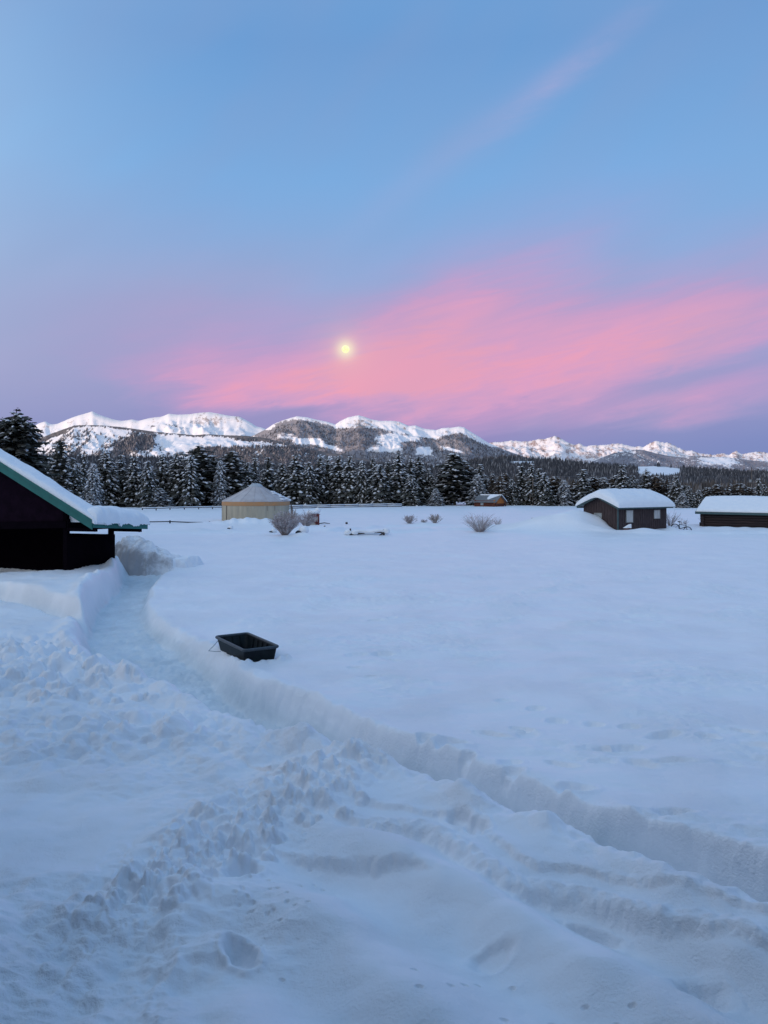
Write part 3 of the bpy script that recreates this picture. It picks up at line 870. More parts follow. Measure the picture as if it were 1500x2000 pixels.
MW = dict(fcol=(0.085, 0.080, 0.088), fcol2=(0.19, 0.18, 0.19))
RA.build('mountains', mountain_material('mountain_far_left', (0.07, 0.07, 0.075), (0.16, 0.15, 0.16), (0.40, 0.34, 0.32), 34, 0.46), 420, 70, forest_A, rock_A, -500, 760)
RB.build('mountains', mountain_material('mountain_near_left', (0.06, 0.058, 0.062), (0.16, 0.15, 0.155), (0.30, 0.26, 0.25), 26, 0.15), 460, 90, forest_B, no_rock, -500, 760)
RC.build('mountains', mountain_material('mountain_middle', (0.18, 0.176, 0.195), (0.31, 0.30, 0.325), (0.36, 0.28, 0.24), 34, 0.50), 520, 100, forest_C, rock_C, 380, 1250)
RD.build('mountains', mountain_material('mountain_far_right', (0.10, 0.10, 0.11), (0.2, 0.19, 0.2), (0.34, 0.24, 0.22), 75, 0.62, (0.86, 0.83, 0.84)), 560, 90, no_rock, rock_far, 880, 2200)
RF.build('hills', mountain_material('hill_right', (0.17, 0.17, 0.205), (0.26, 0.26, 0.30), (0.3, 0.28, 0.28), 36, 0.1), 300, 50, forest_F, no_rock, 1100, 2200)  # ground colour carries the same painted lavender shade and haze
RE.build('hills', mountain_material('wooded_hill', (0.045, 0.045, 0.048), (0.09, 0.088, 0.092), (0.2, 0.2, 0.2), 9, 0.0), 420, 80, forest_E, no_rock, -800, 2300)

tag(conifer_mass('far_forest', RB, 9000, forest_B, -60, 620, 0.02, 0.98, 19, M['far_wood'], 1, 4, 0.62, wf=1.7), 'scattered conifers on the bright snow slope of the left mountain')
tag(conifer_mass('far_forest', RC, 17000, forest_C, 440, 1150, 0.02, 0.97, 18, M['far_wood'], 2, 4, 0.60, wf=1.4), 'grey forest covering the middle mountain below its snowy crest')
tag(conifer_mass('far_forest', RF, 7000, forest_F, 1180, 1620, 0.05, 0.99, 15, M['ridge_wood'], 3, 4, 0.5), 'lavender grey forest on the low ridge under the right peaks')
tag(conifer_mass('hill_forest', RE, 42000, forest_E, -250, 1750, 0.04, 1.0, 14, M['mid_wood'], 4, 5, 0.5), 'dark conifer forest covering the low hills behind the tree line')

def build_east_ridge():
    # the ridge behind the viewer that still keeps the valley in shade
    rs = np.random.RandomState(3)
    xs = np.linspace(-12000, 12000, 90)
    t = np.linspace(0, 1, 14)
    T, X = np.meshgrid(t, xs, indexing='ij')
    Y = -1600-1600*T
    Z = (345+26*fbm(X/900, Y/900, 4))*np.sin(np.minimum(T*1.5, 1)*np.pi/2)-8
    Y2 = np.vstack([Y, Y[-1:]-900]); Z2 = np.vstack([Z, Z[-1:]*0-8]); X2 = np.vstack([X, X[-1:]])
    at = np.full(X2.shape, 0.75)
    me = fast_mesh('hills', np.stack([X2, Y2, Z2], -1).reshape(-1, 3), grid_faces(15, 90)[:, ::-1], bpy.data.materials['wooded_hill'], attrs={'forest': at, 'rock': at*0})
    o = link(bpy.data.objects.new('hills', me))
    o['kind'] = 'structure'
build_east_ridge()

# brown leafless woods between the tree line and the hills, right side
def brown_woods():
    rs = np.random.RandomState(12)
    mb_v, mb_f, tint = [], [], []
    n = 2600
    V = []; F = []; T = []
    cnt = 0
    for i in range(n):
        y = rs.uniform(230, 620)
        px = rs.uniform(980, 1640) if rs.rand() < 0.8 else rs.uniform(-100, 980)
        x = (px-750)/1500*y
        h = rs.uniform(3.5, 7.5) if px > 1100 else rs.uniform(5, 10)
        tn = rs.rand()
        k = 6
        # ragged upright crown of narrow blades
        for j in range(k):
            a = rs.rand()*6.28
            d = rs.uniform(0.1, 1.3)
            bx, by = x+d*math.cos(a)*.5, y+d*math.sin(a)*.5
            tx, ty = x+d*math.cos(a)*1.3, y+d*math.sin(a)*1.3
            wv = rs.uniform(.25, .6)
            hz_ = h*rs.uniform(.6, 1.0)
            ca, sa = math.cos(a+1.57), math.sin(a+1.57)
            V += [(bx-wv*ca*.5, by-wv*sa*.5, -0.2), (bx+wv*ca*.5, by+wv*sa*.5, -0.2), (tx+wv*ca, ty+wv*sa, hz_*.6), (tx, ty, hz_)]
            F += [(cnt, cnt+1, cnt+2), (cnt, cnt+2, cnt+3)]
            T += [min(0.93, tn*0.8+rs.rand()*0.2)]*4
            cnt += 4
    me = fast_mesh('leafless_wood', np.array(V), np.array(F), M['brown_wood'], smooth=False, attrs={'tint': np.array(T)})
    o = link(bpy.data.objects.new('leafless_wood', me))
    tag(o, 'brown leafless wood beyond the tree line on the right', None, None, 'stuff')
brown_woods()

# ------------------------------------------------------------------ trees (modelled 10 m tall, instanced)
def conifer_proto(seed, width=2.0, kind='fir', snowy=0.5, dens=1.0):
    rnd = random.Random(seed)
    H = 10.0
    tr = MB(); tr.tube([(0, 0, -0.6), (0.02, 0, H*0.4), (0, 0.03, H*0.98)], [0.17, 0.11, 0.02], 6)
    cr = MB(); sn = MB()
    start = 0.25 if kind == 'fir' else 1.0
    nl = int(34*dens)
    lean = rnd.uniform(-.12, .12)
    bald = [(rnd.uniform(0, 6.28), rnd.uniform(.1, .8)) for _ in range(4)]
    for l in range(nl):
        s = l/(nl-1)
        z = start+(H-start)*s**0.92+rnd.uniform(-.08, .08)
        if kind == 'fir':
            L = width*((1-s)**0.66)*(0.92+0.16*math.sin(l*1.7+seed))*(1-.25*max(0, .12-s)/.12)+0.05
        else:
            q = (z-start)/(H-start)
            L = width*(math.sin(math.pi*min(1, (q*0.80+0.20)))**0.6)*(0.8+0.2*math.sin(l*2.3))+0.08
            if q > .93: L *= .55
        nb = int(6+7*(1-s)) if kind == 'fir' else int((7+4*(1-s))*dens)
        a0 = rnd.uniform(0, 6.28)
        for k in range(nb):
            a = a0+6.283*k/nb+rnd.uniform(-.25, .25)
            Lb = L*rnd.uniform(0.62, 1.22)
            for (ba, bh) in bald:
                if abs(((a-ba+3.14) % 6.28)-3.14) < .45 and abs(s-bh) < .05: Lb *= .45
            droop = (-0.20-0.38*(1-s))*rnd.uniform(.5, 1.3) if kind == 'fir' else rnd.uniform(-.28, .30)
            ca, sa = math.cos(a), math.sin(a)
            base = Vector((0, 0, z))
            def pt(u):
                dz = droop*Lb*u*u + 0.10*Lb*math.sin(u*3.14)
                return Vector((ca*Lb*u+lean*s, sa*Lb*u, z+dz))
            side = Vector((-sa, ca, 0))
            # frond: ragged tongues along the branch, both sides and hanging
            m = 5 if Lb > 0.7 else 3
            for j in range(m):
                u0 = 0.18+0.82*j/m
                p0 = pt(u0)
                p1 = pt(min(1.06, u0+0.30))
                wv = Lb*0.20*(1.15-u0*0.6)*rnd.uniform(.7, 1.4)
                for sg in (-1, 1):
                    q = p1+side*sg*wv+Vector((0, 0, -wv*rnd.uniform(.15, .7)))
                    mid = (p0+q)/2+side*sg*wv*.35+Vector((rnd.uniform(-.05, .05), rnd.uniform(-.05, .05), -.04))
                    cr.add([p0, mid, q, p1], [(0, 1, 2), (0, 2, 3)])
                hb = p0+(p1-p0)*.5+Vector((0, 0, -wv*rnd.uniform(.5, 1.2)))
                cr.add([p0, hb, p1], [(0, 1, 2)])
            if rnd.random() < snowy*(1.15+0.5*(1-s)) and Lb > .25:
                for _ in range(rnd.choice((1, 1, 2))):
                    u = rnd.uniform(.45, .98)
                    c = pt(u)
                    rl = rnd.uniform(.20, .42)/dens**.6*(0.7+0.4*min(1, Lb)); rw = rl*rnd.uniform(.38, .70); rt = rl*rnd.uniform(.25, .45)
                    f = (pt(min(1, u+.1))-pt(u-.1)).normalized()
                    up = Vector((0, 0, 1)); sd_ = f.cross(up).normalized(); up2 = sd_.cross(f)
                    c = c+Vector((0, 0, rt*.55))
                    pts = [c+f*rl+up*-.05, c-f*rl, c+sd_*rw-up2*.02, c-sd_*rw-up2*.02, c+up2*rt, c-up2*rt*.4, c+f*rl*.5+sd_*rw*.7+up2*rt*.3, c+f*rl*.5-sd_*rw*.7+up2*rt*.3]
                    sn.add(pts, [(0, 6, 4), (6, 2, 4), (2, 1, 4), (1, 3, 4), (3, 7, 4), (7, 0, 4), (0, 5, 6), (6, 5, 2), (2, 5, 1), (1, 5, 3), (3, 5, 7), (7, 5, 0)])
    # dense dark heart
    for l in range(9):
        s = l/9
        z0 = start+(H-start)*s
        L = width*0.50*((1-s)**0.8) if kind == 'fir' else width*.55*math.sin(math.pi*min(1, s*.8+.2))**.6
        vs = [(0, 0, min(z0+1.7, H*.96))]
        for k in range(9):
            a = k*6.283/9+l
            q = rnd.uniform(.7, 1.25)
            vs.append((L*q*math.cos(a), L*q*math.sin(a), z0+rnd.uniform(-.25, .25)))
        cr.add(vs, [(0, 1+k, 1+(k+1) % 9) for k in range(9)])
    return tr, cr, sn

PROT = []
for i, (kind, wd, sy, mt, dn) in enumerate((('fir', 2.0, .50, 'needles', 1.0), ('fir', 1.6, .36, 'needles', 1.0), ('fir', 2.4, .60, 'needles', 1.0), ('fir', 1.3, .22, 'needles', 1.0),
                                        ('pine', 1.7, .34, 'needles', 1.0), ('pine', 2.0, .50, 'needles', 1.0), ('fir', 1.9, .95, 'frost', 1.0), ('fir', 1.7, .20, 'needles_brown', 1.0), ('pine', 1.8, .30, 'needles_brown', 1.0), ('pine', 1.9, .26, 'needles', 2.0))):
    t, c, s = conifer_proto(100+i, wd, kind, sy, dn)
    PROT.append((t.mesh('trunk', M['bark']), c.mesh('crown', M[mt]), s.mesh('branch_snow', M['tree_snow'], True), wd))

# px, top py, half width px, base py, prototype (0 broad fir, 1 fir, 2 snowy broad fir, 3 dark narrow fir, 4 pine, 5 snowy pine, 6 frosted, 7 brown fir, 8 brown pine)
FRONT = [
 (-30, 800, 42, 1060, 9), (33, 797, 40, 1066, 9), (4, 815, 30, 1055, 9), (117, 853, 23, 1000, 4), (72, 893, 24, 996, 2), (98, 890, 24, 993, 6), (142, 892, 26, 992, 2), (164, 878, 13, 990, 3),
 (207, 876, 33, 990, 2), (182, 902, 22, 994, 6), (236, 886, 24, 989, 1), (262, 888, 23, 990, 0), (290, 898, 20, 990, 2), (318, 884, 27, 988, 2), (346, 880, 24, 988, 0),
 (388, 867, 33, 988, 5), (372, 884, 22, 989, 0), (418, 886, 26, 987, 1), (452, 878, 34, 988, 5), (430, 896, 20, 988, 6), (312, 952, 24, 991, 6), (482, 900, 22, 986, 0),
 (497, 886, 14, 985, 3), (524, 890, 19, 985, 1), (552, 902, 22, 986, 0), (577, 884, 27, 986, 0), (604, 900, 19, 986, 2), (625, 889, 17, 986, 1), (640, 888, 13, 985, 3),
 (661, 886, 24, 986, 0), (683, 887, 24, 986, 0), (707, 897, 20, 986, 2), (728, 892, 22, 986, 1), (742, 905, 28, 987, 2), (778, 880, 27, 987, 0), (757, 900, 17, 986, 1), (802, 889, 17, 986, 3), (817, 889, 22, 986, 1),
 (803, 926, 24, 988, 2), (838, 912, 17, 986, 2), (851, 953, 15, 988, 6), (888, 882, 30, 987, 5), (862, 915, 17, 986, 0), (912, 905, 20, 986, 8), (932, 925, 21, 987, 6), (948, 930, 14, 986, 3),
 (961, 921, 15, 986, 7), (977, 926, 17, 987, 7), (1000, 935, 14, 987, 2), (1019, 903, 15, 987, 3), (1038, 903, 17, 987, 1), (1053, 908, 13, 986, 3), (1064, 921, 20, 988, 2), (1085, 928, 17, 987, 8),
 (1102, 936, 16, 988, 6), (1120, 934, 17, 988, 7), (1139, 914, 19, 988, 1), (1160, 929, 18, 988, 8), (1180, 930, 17, 987, 6), (1198, 930, 16, 987, 8), (1214, 906, 17, 988, 1), (1236, 926, 17, 988, 0),
 (1262, 914, 17, 988, 3), (1281, 927, 17, 988, 8), (1303, 934, 15, 988, 7), (1321, 927, 18, 989, 0), (1344, 947, 15, 990, 0), (1333, 962, 15, 992, 6), (1364, 956, 16, 992, 2), (1381, 950, 14, 990, 8), (1402, 944, 15, 990, 8),
 (1424, 943, 15, 990, 7), (1446, 947, 15, 990, 8), (1481, 930, 9, 985, 3), (1493, 942, 9, 986, 3), (1464, 950, 13, 990, 8), (1520, 935, 18, 990, 0), (1555, 925, 20, 990, 4)]
REAR = []
_r = random.Random(21)
for i in range(26):
    px = 40+i*56+_r.uniform(-9, 9)
    top = 905+_r.uniform(-8, 14) if px < 950 else 925+_r.uniform(-6, 12)
    if px > 1330: top = 945+_r.uniform(-6, 8)
    REAR.append((px, top, _r.uniform(13, 20), 979, _r.choice((1, 3, 0, 1)) if px < 950 else _r.choice((3, 7, 8, 1))))

MARKS = [(-100, 130, 'behind the teal-trimmed shed'), (130, 290, 'above the low end of the shed roof'), (290, 435, 'between shed and round tent'), (435, 566, 'behind the round tent'),
         (566, 700, 'behind the left half of the rail fence'), (700, 800, 'behind the right end of the rail fence'), (800, 925, 'between rail fence and orange cabin'), (925, 995, 'behind the orange cabin'),
         (995, 1130, 'between orange and brown cabins'), (1130, 1320, 'behind the brown board cabin'), (1320, 1367, 'in the gap between right cabins'), (1367, 1700, 'behind the log cabin')]
LOOK = {0: 'snow-clumped fir', 1: 'slim dark fir', 2: 'broad snowy fir', 3: 'narrow bare dark fir', 4: 'tall round-topped pine',
        5: 'bushy snow-dotted pine', 6: 'frosted grey fir', 7: 'brownish fir', 8: 'brownish bushy pine', 9: 'very tall dense dark pine'}
ORD = ['', 'first', 'second', 'third', 'fourth', 'fifth', 'sixth', 'seventh', 'eighth', 'ninth', 'tenth', 'eleventh', 'twelfth', 'thirteenth', 'fourteenth']
def plant(lst, row):
    count = {}
    rnd = random.Random(5)
    for (px, top, hw, base, pr) in sorted(lst, key=lambda q: q[0]):
        d = EYE*1500/(base-950)
        if row == 'rear': d = 185+rnd.uniform(-12, 20)
        else: d = min(d, 172)+rnd.uniform(-2, 2)
        x = (px-750)/1500*d
        zt = EYE+(950-top)/1500*d
        g = -0.2
        mk = next(m for m in MARKS if m[0] <= px < m[1])
        count[mk[2]] = count.get(mk[2], 0)+1
        tm, cm, sm, wd = PROT[pr]
        nm = 'pine_tree' if pr in (4, 5, 8, 9) else 'fir_tree'
        lab = '%s, %s %s-row tree %s' % (LOOK[pr], ORD[count[mk[2]]], row, mk[2])
        t = thing(nm, lab, 'tree', (x, d, g), rnd.uniform(0, 6.28), 'conifers along the far edge of the snow field' if row == 'front' else 'conifers of the rear row behind the tree line')
        sz = (zt-g)/10.0
        sx = 1.28*(hw/1500*d)/wd*rnd.uniform(.84, 1.26)
        t.scale = (sx, sx, sz)
        for nm2, me in (('trunk', tm), ('crown', cm), ('branch_snow', sm)):
            po = link(bpy.data.objects.new(nm2, me), t)
            if nm2 == 'branch_snow': po['kind'] = 'stuff'
plant(FRONT, 'front')
plant(REAR, 'rear')

# bare snag and poles
def simple(name, mb, mat, label, cat, smooth=False, group=None):
    o = mb.build(name, M[mat], None, smooth)
    return tag(o, label, cat, group)
t = thing('dead_tree', 'pale dead tree trunk standing among snowy conifers above the shed roof', 'dead tree', P(86, 985, 128))
mb = MB(); H_ = (985-874)/1500*128
mb.tube([(0, 0, -.6), (.05, 0, H_*.5), (-.05, 0, H_)], [.24, .2, .07], 7); mb.build('trunk', M['dead_wood'], t)
for k in range(7):
    mb = MB(); z = H_*(.4+.08*k); a = k*2.1
    mb.tube([(0, 0, z), (.7*math.cos(a), .7*math.sin(a), z+.15), (1.1*math.cos(a), 1.1*math.sin(a), z+.1)], [.04, .03, .01], 4); mb.build('branch', M['dead_wood'], t)

def utility_pole(label, px, top, base, d, arm):
    o = thing('utility_pole', label, 'utility pole', P(px, base, d))
    h = (base-top)/1500*d
    mb = MB(); mb.tube([(0, 0, -.5), (0, 0, h)], [.16, .11], 8); mb.build('pole', M['dead_wood'], o)
    if arm:
        for zz, ww in ((h-.9, 1.15), (h*0.58, 0.7)):
            mb = MB(); mb.box(-ww, ww, -.16, -.05, zz-.07, zz+.07); c = mb.build('crossarm', M['dead_wood'], o)
            for q in (-ww+.1, 0.35, ww-.1):
                mb = MB(); mb.tube([(q, -.1, zz+.07), (q, -.1, zz+.25)], [.04, .05], 6); mb.build('insulator', M['window_frame'], c)
        mb = MB(); mb.box(-.6, -.22, -.4, -.1, h*.58+.1, h*.58+.75); mb.build('transformer', M['window_frame'], o)
    return o
utility_pole('weathered utility pole with crossarm rising behind the log cabin roof', 1468, 912, 985, 190, True)
o = utility_pole('slim brown pole standing before the trees right of the orange cabin', 1041, 932, 986, 152, False)
mb = MB(); mb.tube([(-.5, 0, -.2), (-.55, 0, 2.4)], [.09, .08], 6); mb.build('stub_post', M['dead_wood'], o)
mb = MB(); mb.blob((-.5, 0, 2.5), (.25, .25, .16), 1); mb.build('post_snow', M['snow'], o, True)
a = P(-200, 902, 112); b = P(1466, 931, 189.8)
for k, off in ((0, 0.0),):
    pts = []
    for i in range(31):
        u = i/30
        p = a.lerp(b, u); p.z -= 3.0*4*u*(1-u)*0.25
        pts.append(p)
    mb = MB(); mb.tube(pts, .018, 4)
    simple('power_line', mb, 'wire', 'thin power line crossing in front of the conifers', 'power line')

# ------------------------------------------------------------------ snow lying on roofs
def roof_snow(name, parent, u0, u1, v0, v1, zf, T, nu=40, nv=40, n=4.0, amp=0.04, seed=0, over=0.0, mat='snow', droop=None):
    """thick rounded snow over a roof surface zf(u,v); closed skirt down to the roof"""
    U = np.linspace(-1, 1, nu); Vv = np.linspace(-1, 1, nv)
    U = np.sign(U)*(1-(1-np.abs(U))**1.6); Vv = np.sign(Vv)*(1-(1-np.abs(Vv))**1.6)
    UU, VV = np.meshgrid(U, Vv)
    e = np.clip(1-np.abs(UU)**n, 0, 1)**(1/n)*np.clip(1-np.abs(VV)**n, 0, 1)**(1/n)
    uc, vc = (u0+u1)/2, (v0+v1)/2
    bulge = 1+0.0*UU
    X = uc+UU*((u1-u0)/2)
    Y = vc+VV*((v1-v0)/2)
    # bulge outwards a little halfway up the side
    e2 = np.minimum(e, 1)
    zr = zf(np.clip(X, u0, u1), np.clip(Y, v0, v1))
    th = T*e2*(1+0.10*fbm(X/1.7+seed, Y/1.7, 3)/1.0)
    Z = zr+th+amp*fbm(X/.6+seed, Y/.6, 3)*e2+0.004
    if droop is not None: Z = Z-droop(X, Y)
    V = np.stack([X, Y, Z], -1).reshape(-1, 3)
    F = grid_faces(nv, nu)
    # bottom
    Vb = V.copy(); Vb[:, 2] = np.minimum((zr-0.02).reshape(-1), Vb[:, 2]-0.01)
    N = len(V)
    Fb = F[:, ::-1]+N
    ring = list(range(nu))+[nu*(j+1)-1 for j in range(1, nv)]+[nu*nv-1-k for k in range(1, nu)]+[nu*(nv-1-j) for j in range(1, nv-1)]
    ring = np.array(ring)
    nx = np.roll(ring, -1)
    Fs = np.stack([ring, ring+N, nx+N, nx], -1)
    me = fast_mesh(name, np.vstack([V, Vb]), np.vstack([F, Fb, Fs]), M[mat])
    return link(bpy.data.objects.new(name, me), parent)

def board_wall(parent, x0, x1, y, n_out, z0, ztop, w, mat, name='board', axis='x'):
    """vertical boards, each one an object; axis x: wall in plane y, axis y: wall in plane x"""
    n = max(1, round((x1-x0)/w)); ww = (x1-x0)/n
    rnd = random.Random(9)
    for i in range(n):
        a = x0+i*ww; b = a+ww
        za, zb = ztop(a+.01), ztop(b-.01)
        mb = MB()
        for (p, q, t) in ((a+.012, b-.012, .022), (a-.03, a+.03, .05)):
            if p < x0-0.001: p = x0
            t0, t1 = ztop(p), ztop(q)
            t_ = t+rnd.uniform(0, .006)
            lo, hi = (y, y+n_out*t_) if n_out > 0 else (y+n_out*t_, y)
            if axis == 'x':
                mb.hexa([(p, lo, z0), (q, lo, z0), (q, hi, z0), (p, hi, z0), (p, lo, t0), (q, lo, t1), (q, hi, t1), (p, hi, t0)])
            else:
                mb.hexa([(lo, q, z0), (lo, p, z0), (hi, p, z0), (hi, q, z0), (lo, q, t1), (lo, p, t0), (hi, p, t0), (hi, q, t1)])
        mb.build(name, M[mat], parent)

def window(parent, x0, x1, y, z0, z1, axis='x', out=-1, mat='curtain', mull=True, fr='window_frame'):
    t = .05
    def bx(mb, a0, a1, d0, d1, c0, c1):
        d0_, d1_ = sorted((y+out*d0, y+out*d1))
        if axis == 'x': mb.box(a0, a1, d0_, d1_, c0, c1)
        else: mb.box(d0_, d1_, a0, a1, c0, c1)
    f = MB()
    bx(f, x0-t, x1+t, .0, .075, z1, z1+t); bx(f, x0-t, x1+t, .0, .085, z0-t, z0)
    bx(f, x0-t, x0, .0, .07, z0, z1); bx(f, x1, x1+t, .0, .07, z0, z1)
    if mull: bx(f, (x0+x1)/2-.02, (x0+x1)/2+.02, .0, .066, z0, z1)
    w_ = f.build('window', M[fr], parent)
    p = MB(); bx(p, x0, x1, .0, .055, z0, z1)
    p.build('pane', M[mat], w_)
    return w_

# ------------------------------------------------------------------ brown board cabin (right)
def brown_cabin():
    L, W = 6.5, 3.8
    ang = math.atan2(.55, .83)
    t = thing('cabin', 'brown board-and-batten cabin with green trim under a thick snow cap', 'cabin', (19.8, 65.0, 0), ang)
    ze, zr = 2.12, 2.93          # roof underside at wall line, ridge
    sl = (zr-ze)/(W/2)
    zf = lambda v: ze+sl*(W/2-np.abs(v-W/2))
    mb = MB()
    mb.box(.03, L-.03, .03, W-.03, -.6, ze-.02)
    mb.add([(.03, .03, ze-.02), (.03, W-.03, ze-.02), (.03, W/2, zr-.05), (L-.03, .03, ze-.02), (L-.03, W-.03, ze-.02), (L-.03, W/2, zr-.05)], [(0, 2, 1), (3, 4, 5), (0, 3, 5, 2), (1, 2, 5, 4)])
    mb.build('wall', M['brown_board'], t)
    board_wall(t, 0, L, .03, -1, -.5, lambda q: ze-.03, .29, 'brown_board')
    board_wall(t, 0, W, .03, -1, -.5, lambda q: float(zf(q))-.05, .29, 'brown_board', axis='y')
    board_wall(t, 0, W, L-.03, 1, -.5, lambda q: float(zf(q))-.05, .29, 'brown_board', axis='y')
    # corner trim
    mb = MB(); mb.box(-.05, .05, -.05, .05, -.5, ze-.05); mb.build('corner_trim', M['grey_green_trim'], t)
    ox, oy = .42, .38
    # roof deck
    mb = MB()
    th = .10
    for sg in (0, 1):
        v0 = -oy if sg == 0 else W/2; v1 = W/2 if sg == 0 else W+oy
        zfa = lambda v: ze+sl*(W/2-abs(v-W/2))
        mb.hexa([(-ox, v0, zfa(v0)), (L+ox, v0, zfa(v0)), (L+ox, v1, zfa(v1)), (-ox, v1, zfa(v1)),
                 (-ox, v0, zfa(v0)+th), (L+ox, v0, zfa(v0)+th), (L+ox, v1, zfa(v1)+th), (-ox, v1, zfa(v1)+th)])
    mb.build('roof', M['metal_roof'], t)
    zfa = lambda v: ze+sl*(W/2-abs(v-W/2))
    for xx in (-ox-.035, L+ox):
        for (v0, v1) in ((-oy, W/2), (W/2, W+oy)):
            mb = MB(); mb.hexa([(xx, v0, zfa(v0)-.10), (xx+.035, v0, zfa(v0)-.10), (xx+.035, v1, zfa(v1)-.10), (xx, v1, zfa(v1)-.10),
                                (xx, v0, zfa(v0)+.14), (xx+.035, v0, zfa(v0)+.14), (xx+.035, v1, zfa(v1)+.14), (xx, v1, zfa(v1)+.14)])
            mb.build('fascia', M['grey_green_trim'], t)
    for v0 in (-oy-.035, W+oy):
        mb = MB(); z = zfa(-oy); mb.box(-ox, L+ox, v0, v0+.035, z-.08, z+.13); mb.build('fascia', M['grey_green_trim'], t)
    zfn = lambda u, v: ze+th+sl*(W/2-np.sqrt((v-W/2)**2+.25)+.1)
    roof_snow('roof_snow', t, -ox-.12, L+ox+.18, -oy-.14, W+oy+.1, zfn, .74, 50, 40, 4.2, .03, 3)
    # windows
    window(t, 1.05, 1.85, 0.0, 0.75, 1.72, 'x', -1, 'curtain', False)
    window(t, 4.75, 5.50, 0.0, 1.00, 1.68, 'x', -1, 'curtain', True)
    window(t, 1.75, 2.50, 0.0, 0.85, 1.45, 'y', -1, 'glass', False)
    # vent
    mb = MB(); mb.tube([(1.6, W/2+.3, 2.9), (1.6, W/2+.3, 3.95)], .05, 8); mb.build('vent_pipe', M['window_frame'], t)
brown_cabin()
o = thing('wooden_box', 'small reddish brown box with wedge of snow before the brown cabin wall', 'box', (20.35, 64.25, -0.1), .3)
mb = MB(); mb.tube([(0, 0, -.2), (0, 0, .18), (0, 0, .42)], [.26, .29, .27], 12); mb.build('box_body', M['red_brown_log'], o)
for z in (.1, .34):
    mb = MB(); mb.tube([(0, 0, z), (0, 0, z+.04)], .3, 12); mb.build('band', M['weathered'], o)
mb = MB(); mb.add([(-.3, -.2, .42), (.28, -.2, .42), (.28, .2, .42), (-.3, .2, .42), (.27, -.18, .78), (.27, .18, .72)], [(0, 1, 4), (3, 5, 2), (0, 4, 5, 3), (1, 2, 5, 4), (0, 3, 2, 1)]); mb.build('snow_wedge', M['snow'], o)

# ------------------------------------------------------------------ log cabin (right edge)
def log_cabin():
    L, W = 12.0, 5.2
    ang = math.atan2(-.62, .785)
    x0, y0 = 624/1500*70, 70.0
    t = thing('log_cabin', 'dark low log cabin with snowy roof cut by the right edge', 'cabin', (x0, y0, 0), ang)
    ze = 1.62; zr = 2.72
    sl = (zr-ze)/(W/2)
    n = 8; r = .125
    rnd = random.Random(2)
    shared = None
    for i in range(n+2):
        z = -.30+i*.235
        if z > ze: break
        if z < 1.55 and z > .55:
            segs = ((-.28, 5.55), (7.0, L))
        else: segs = ((-.28, L),)
        for (a, b) in segs:
            mb = MB(); mb.tube([(a+rnd.uniform(-.06, .06), 0, z), (b, 0, z)], r, 8); mb.build('log', M['log'], t)
    for i in range(n+2):
        z = -.18+i*.235
        if z > ze: break
        for xx in (0, L):
            mb = MB(); mb.tube([(xx, -.30+rnd.uniform(-.05, .05), z), (xx, W+.28, z)], r, 8); mb.build('log', M['log'], t)
    mb = MB(); mb.box(.1, L-.1, .06, W-.1, -.5, ze)
    mb.add([(.02, .05, ze), (.02, W-.05, ze), (.02, W/2, zr-.06), (L, .05, ze), (L, W-.05, ze), (L, W/2, zr-.06)], [(0, 2, 1), (3, 4, 5), (0, 3, 5, 2), (1, 2, 5, 4)])
    mb.build('wall', M['log'], t)
    ox, oy = .55, .55
    zfa = lambda v: ze+sl*(W/2-abs(v-W/2))
    mb = MB()
    for (v0, v1) in ((-oy, W/2), (W/2, W+oy)):
        mb.hexa([(-ox, v0, zfa(v0)), (L+ox, v0, zfa(v0)), (L+ox, v1, zfa(v1)), (-ox, v1, zfa(v1)),
                 (-ox, v0, zfa(v0)+.08), (L+ox, v0, zfa(v0)+.08), (L+ox, v1, zfa(v1)+.08), (-ox, v1, zfa(v1)+.08)])
    mb.build('roof', M['metal_roof'], t)
    mb = MB(); z = zfa(-oy); mb.box(-ox, L+ox, -oy-.04, -oy, z-.09, z+.10); mb.build('fascia', M['grey_green_trim'], t)
    for xx in (-ox-.035,):
        for (v0, v1) in ((-oy, W/2), (W/2, W+oy)):
            mb = MB(); mb.hexa([(xx, v0, zfa(v0)-.08), (xx+.035, v0, zfa(v0)-.08), (xx+.035, v1, zfa(v1)-.08), (xx, v1, zfa(v1)-.08),
                                (xx, v0, zfa(v0)+.10), (xx+.035, v0, zfa(v0)+.10), (xx+.035, v1, zfa(v1)+.10), (xx, v1, zfa(v1)+.10)])
            mb.build('fascia', M['grey_green_trim'], t)
    zfn = lambda u, v: ze+.08+sl*(W/2-np.sqrt((v-W/2)**2+.12)+.1)
    roof_snow('roof_snow', t, -ox+.02, L+ox, -oy+.04, W+oy, zfn, .24, 60, 40, 5.5, .02, 8)
    # trim, door panel
    mb = MB(); mb.box(5.5, 5.66, -.2, -.1, -.3, ze); mb.build('corner_trim', M['grey_green_trim'], t)
    mb = MB(); mb.box(5.66, 7.0, -.14, .1, -.3, .55); mb.build('panel', M['red_brown_log'], t)
    window(t, 6.0, 7.0, -.08, .62, 1.42, 'x', -1, 'glass', True, 'grey_green_trim')
log_cabin()

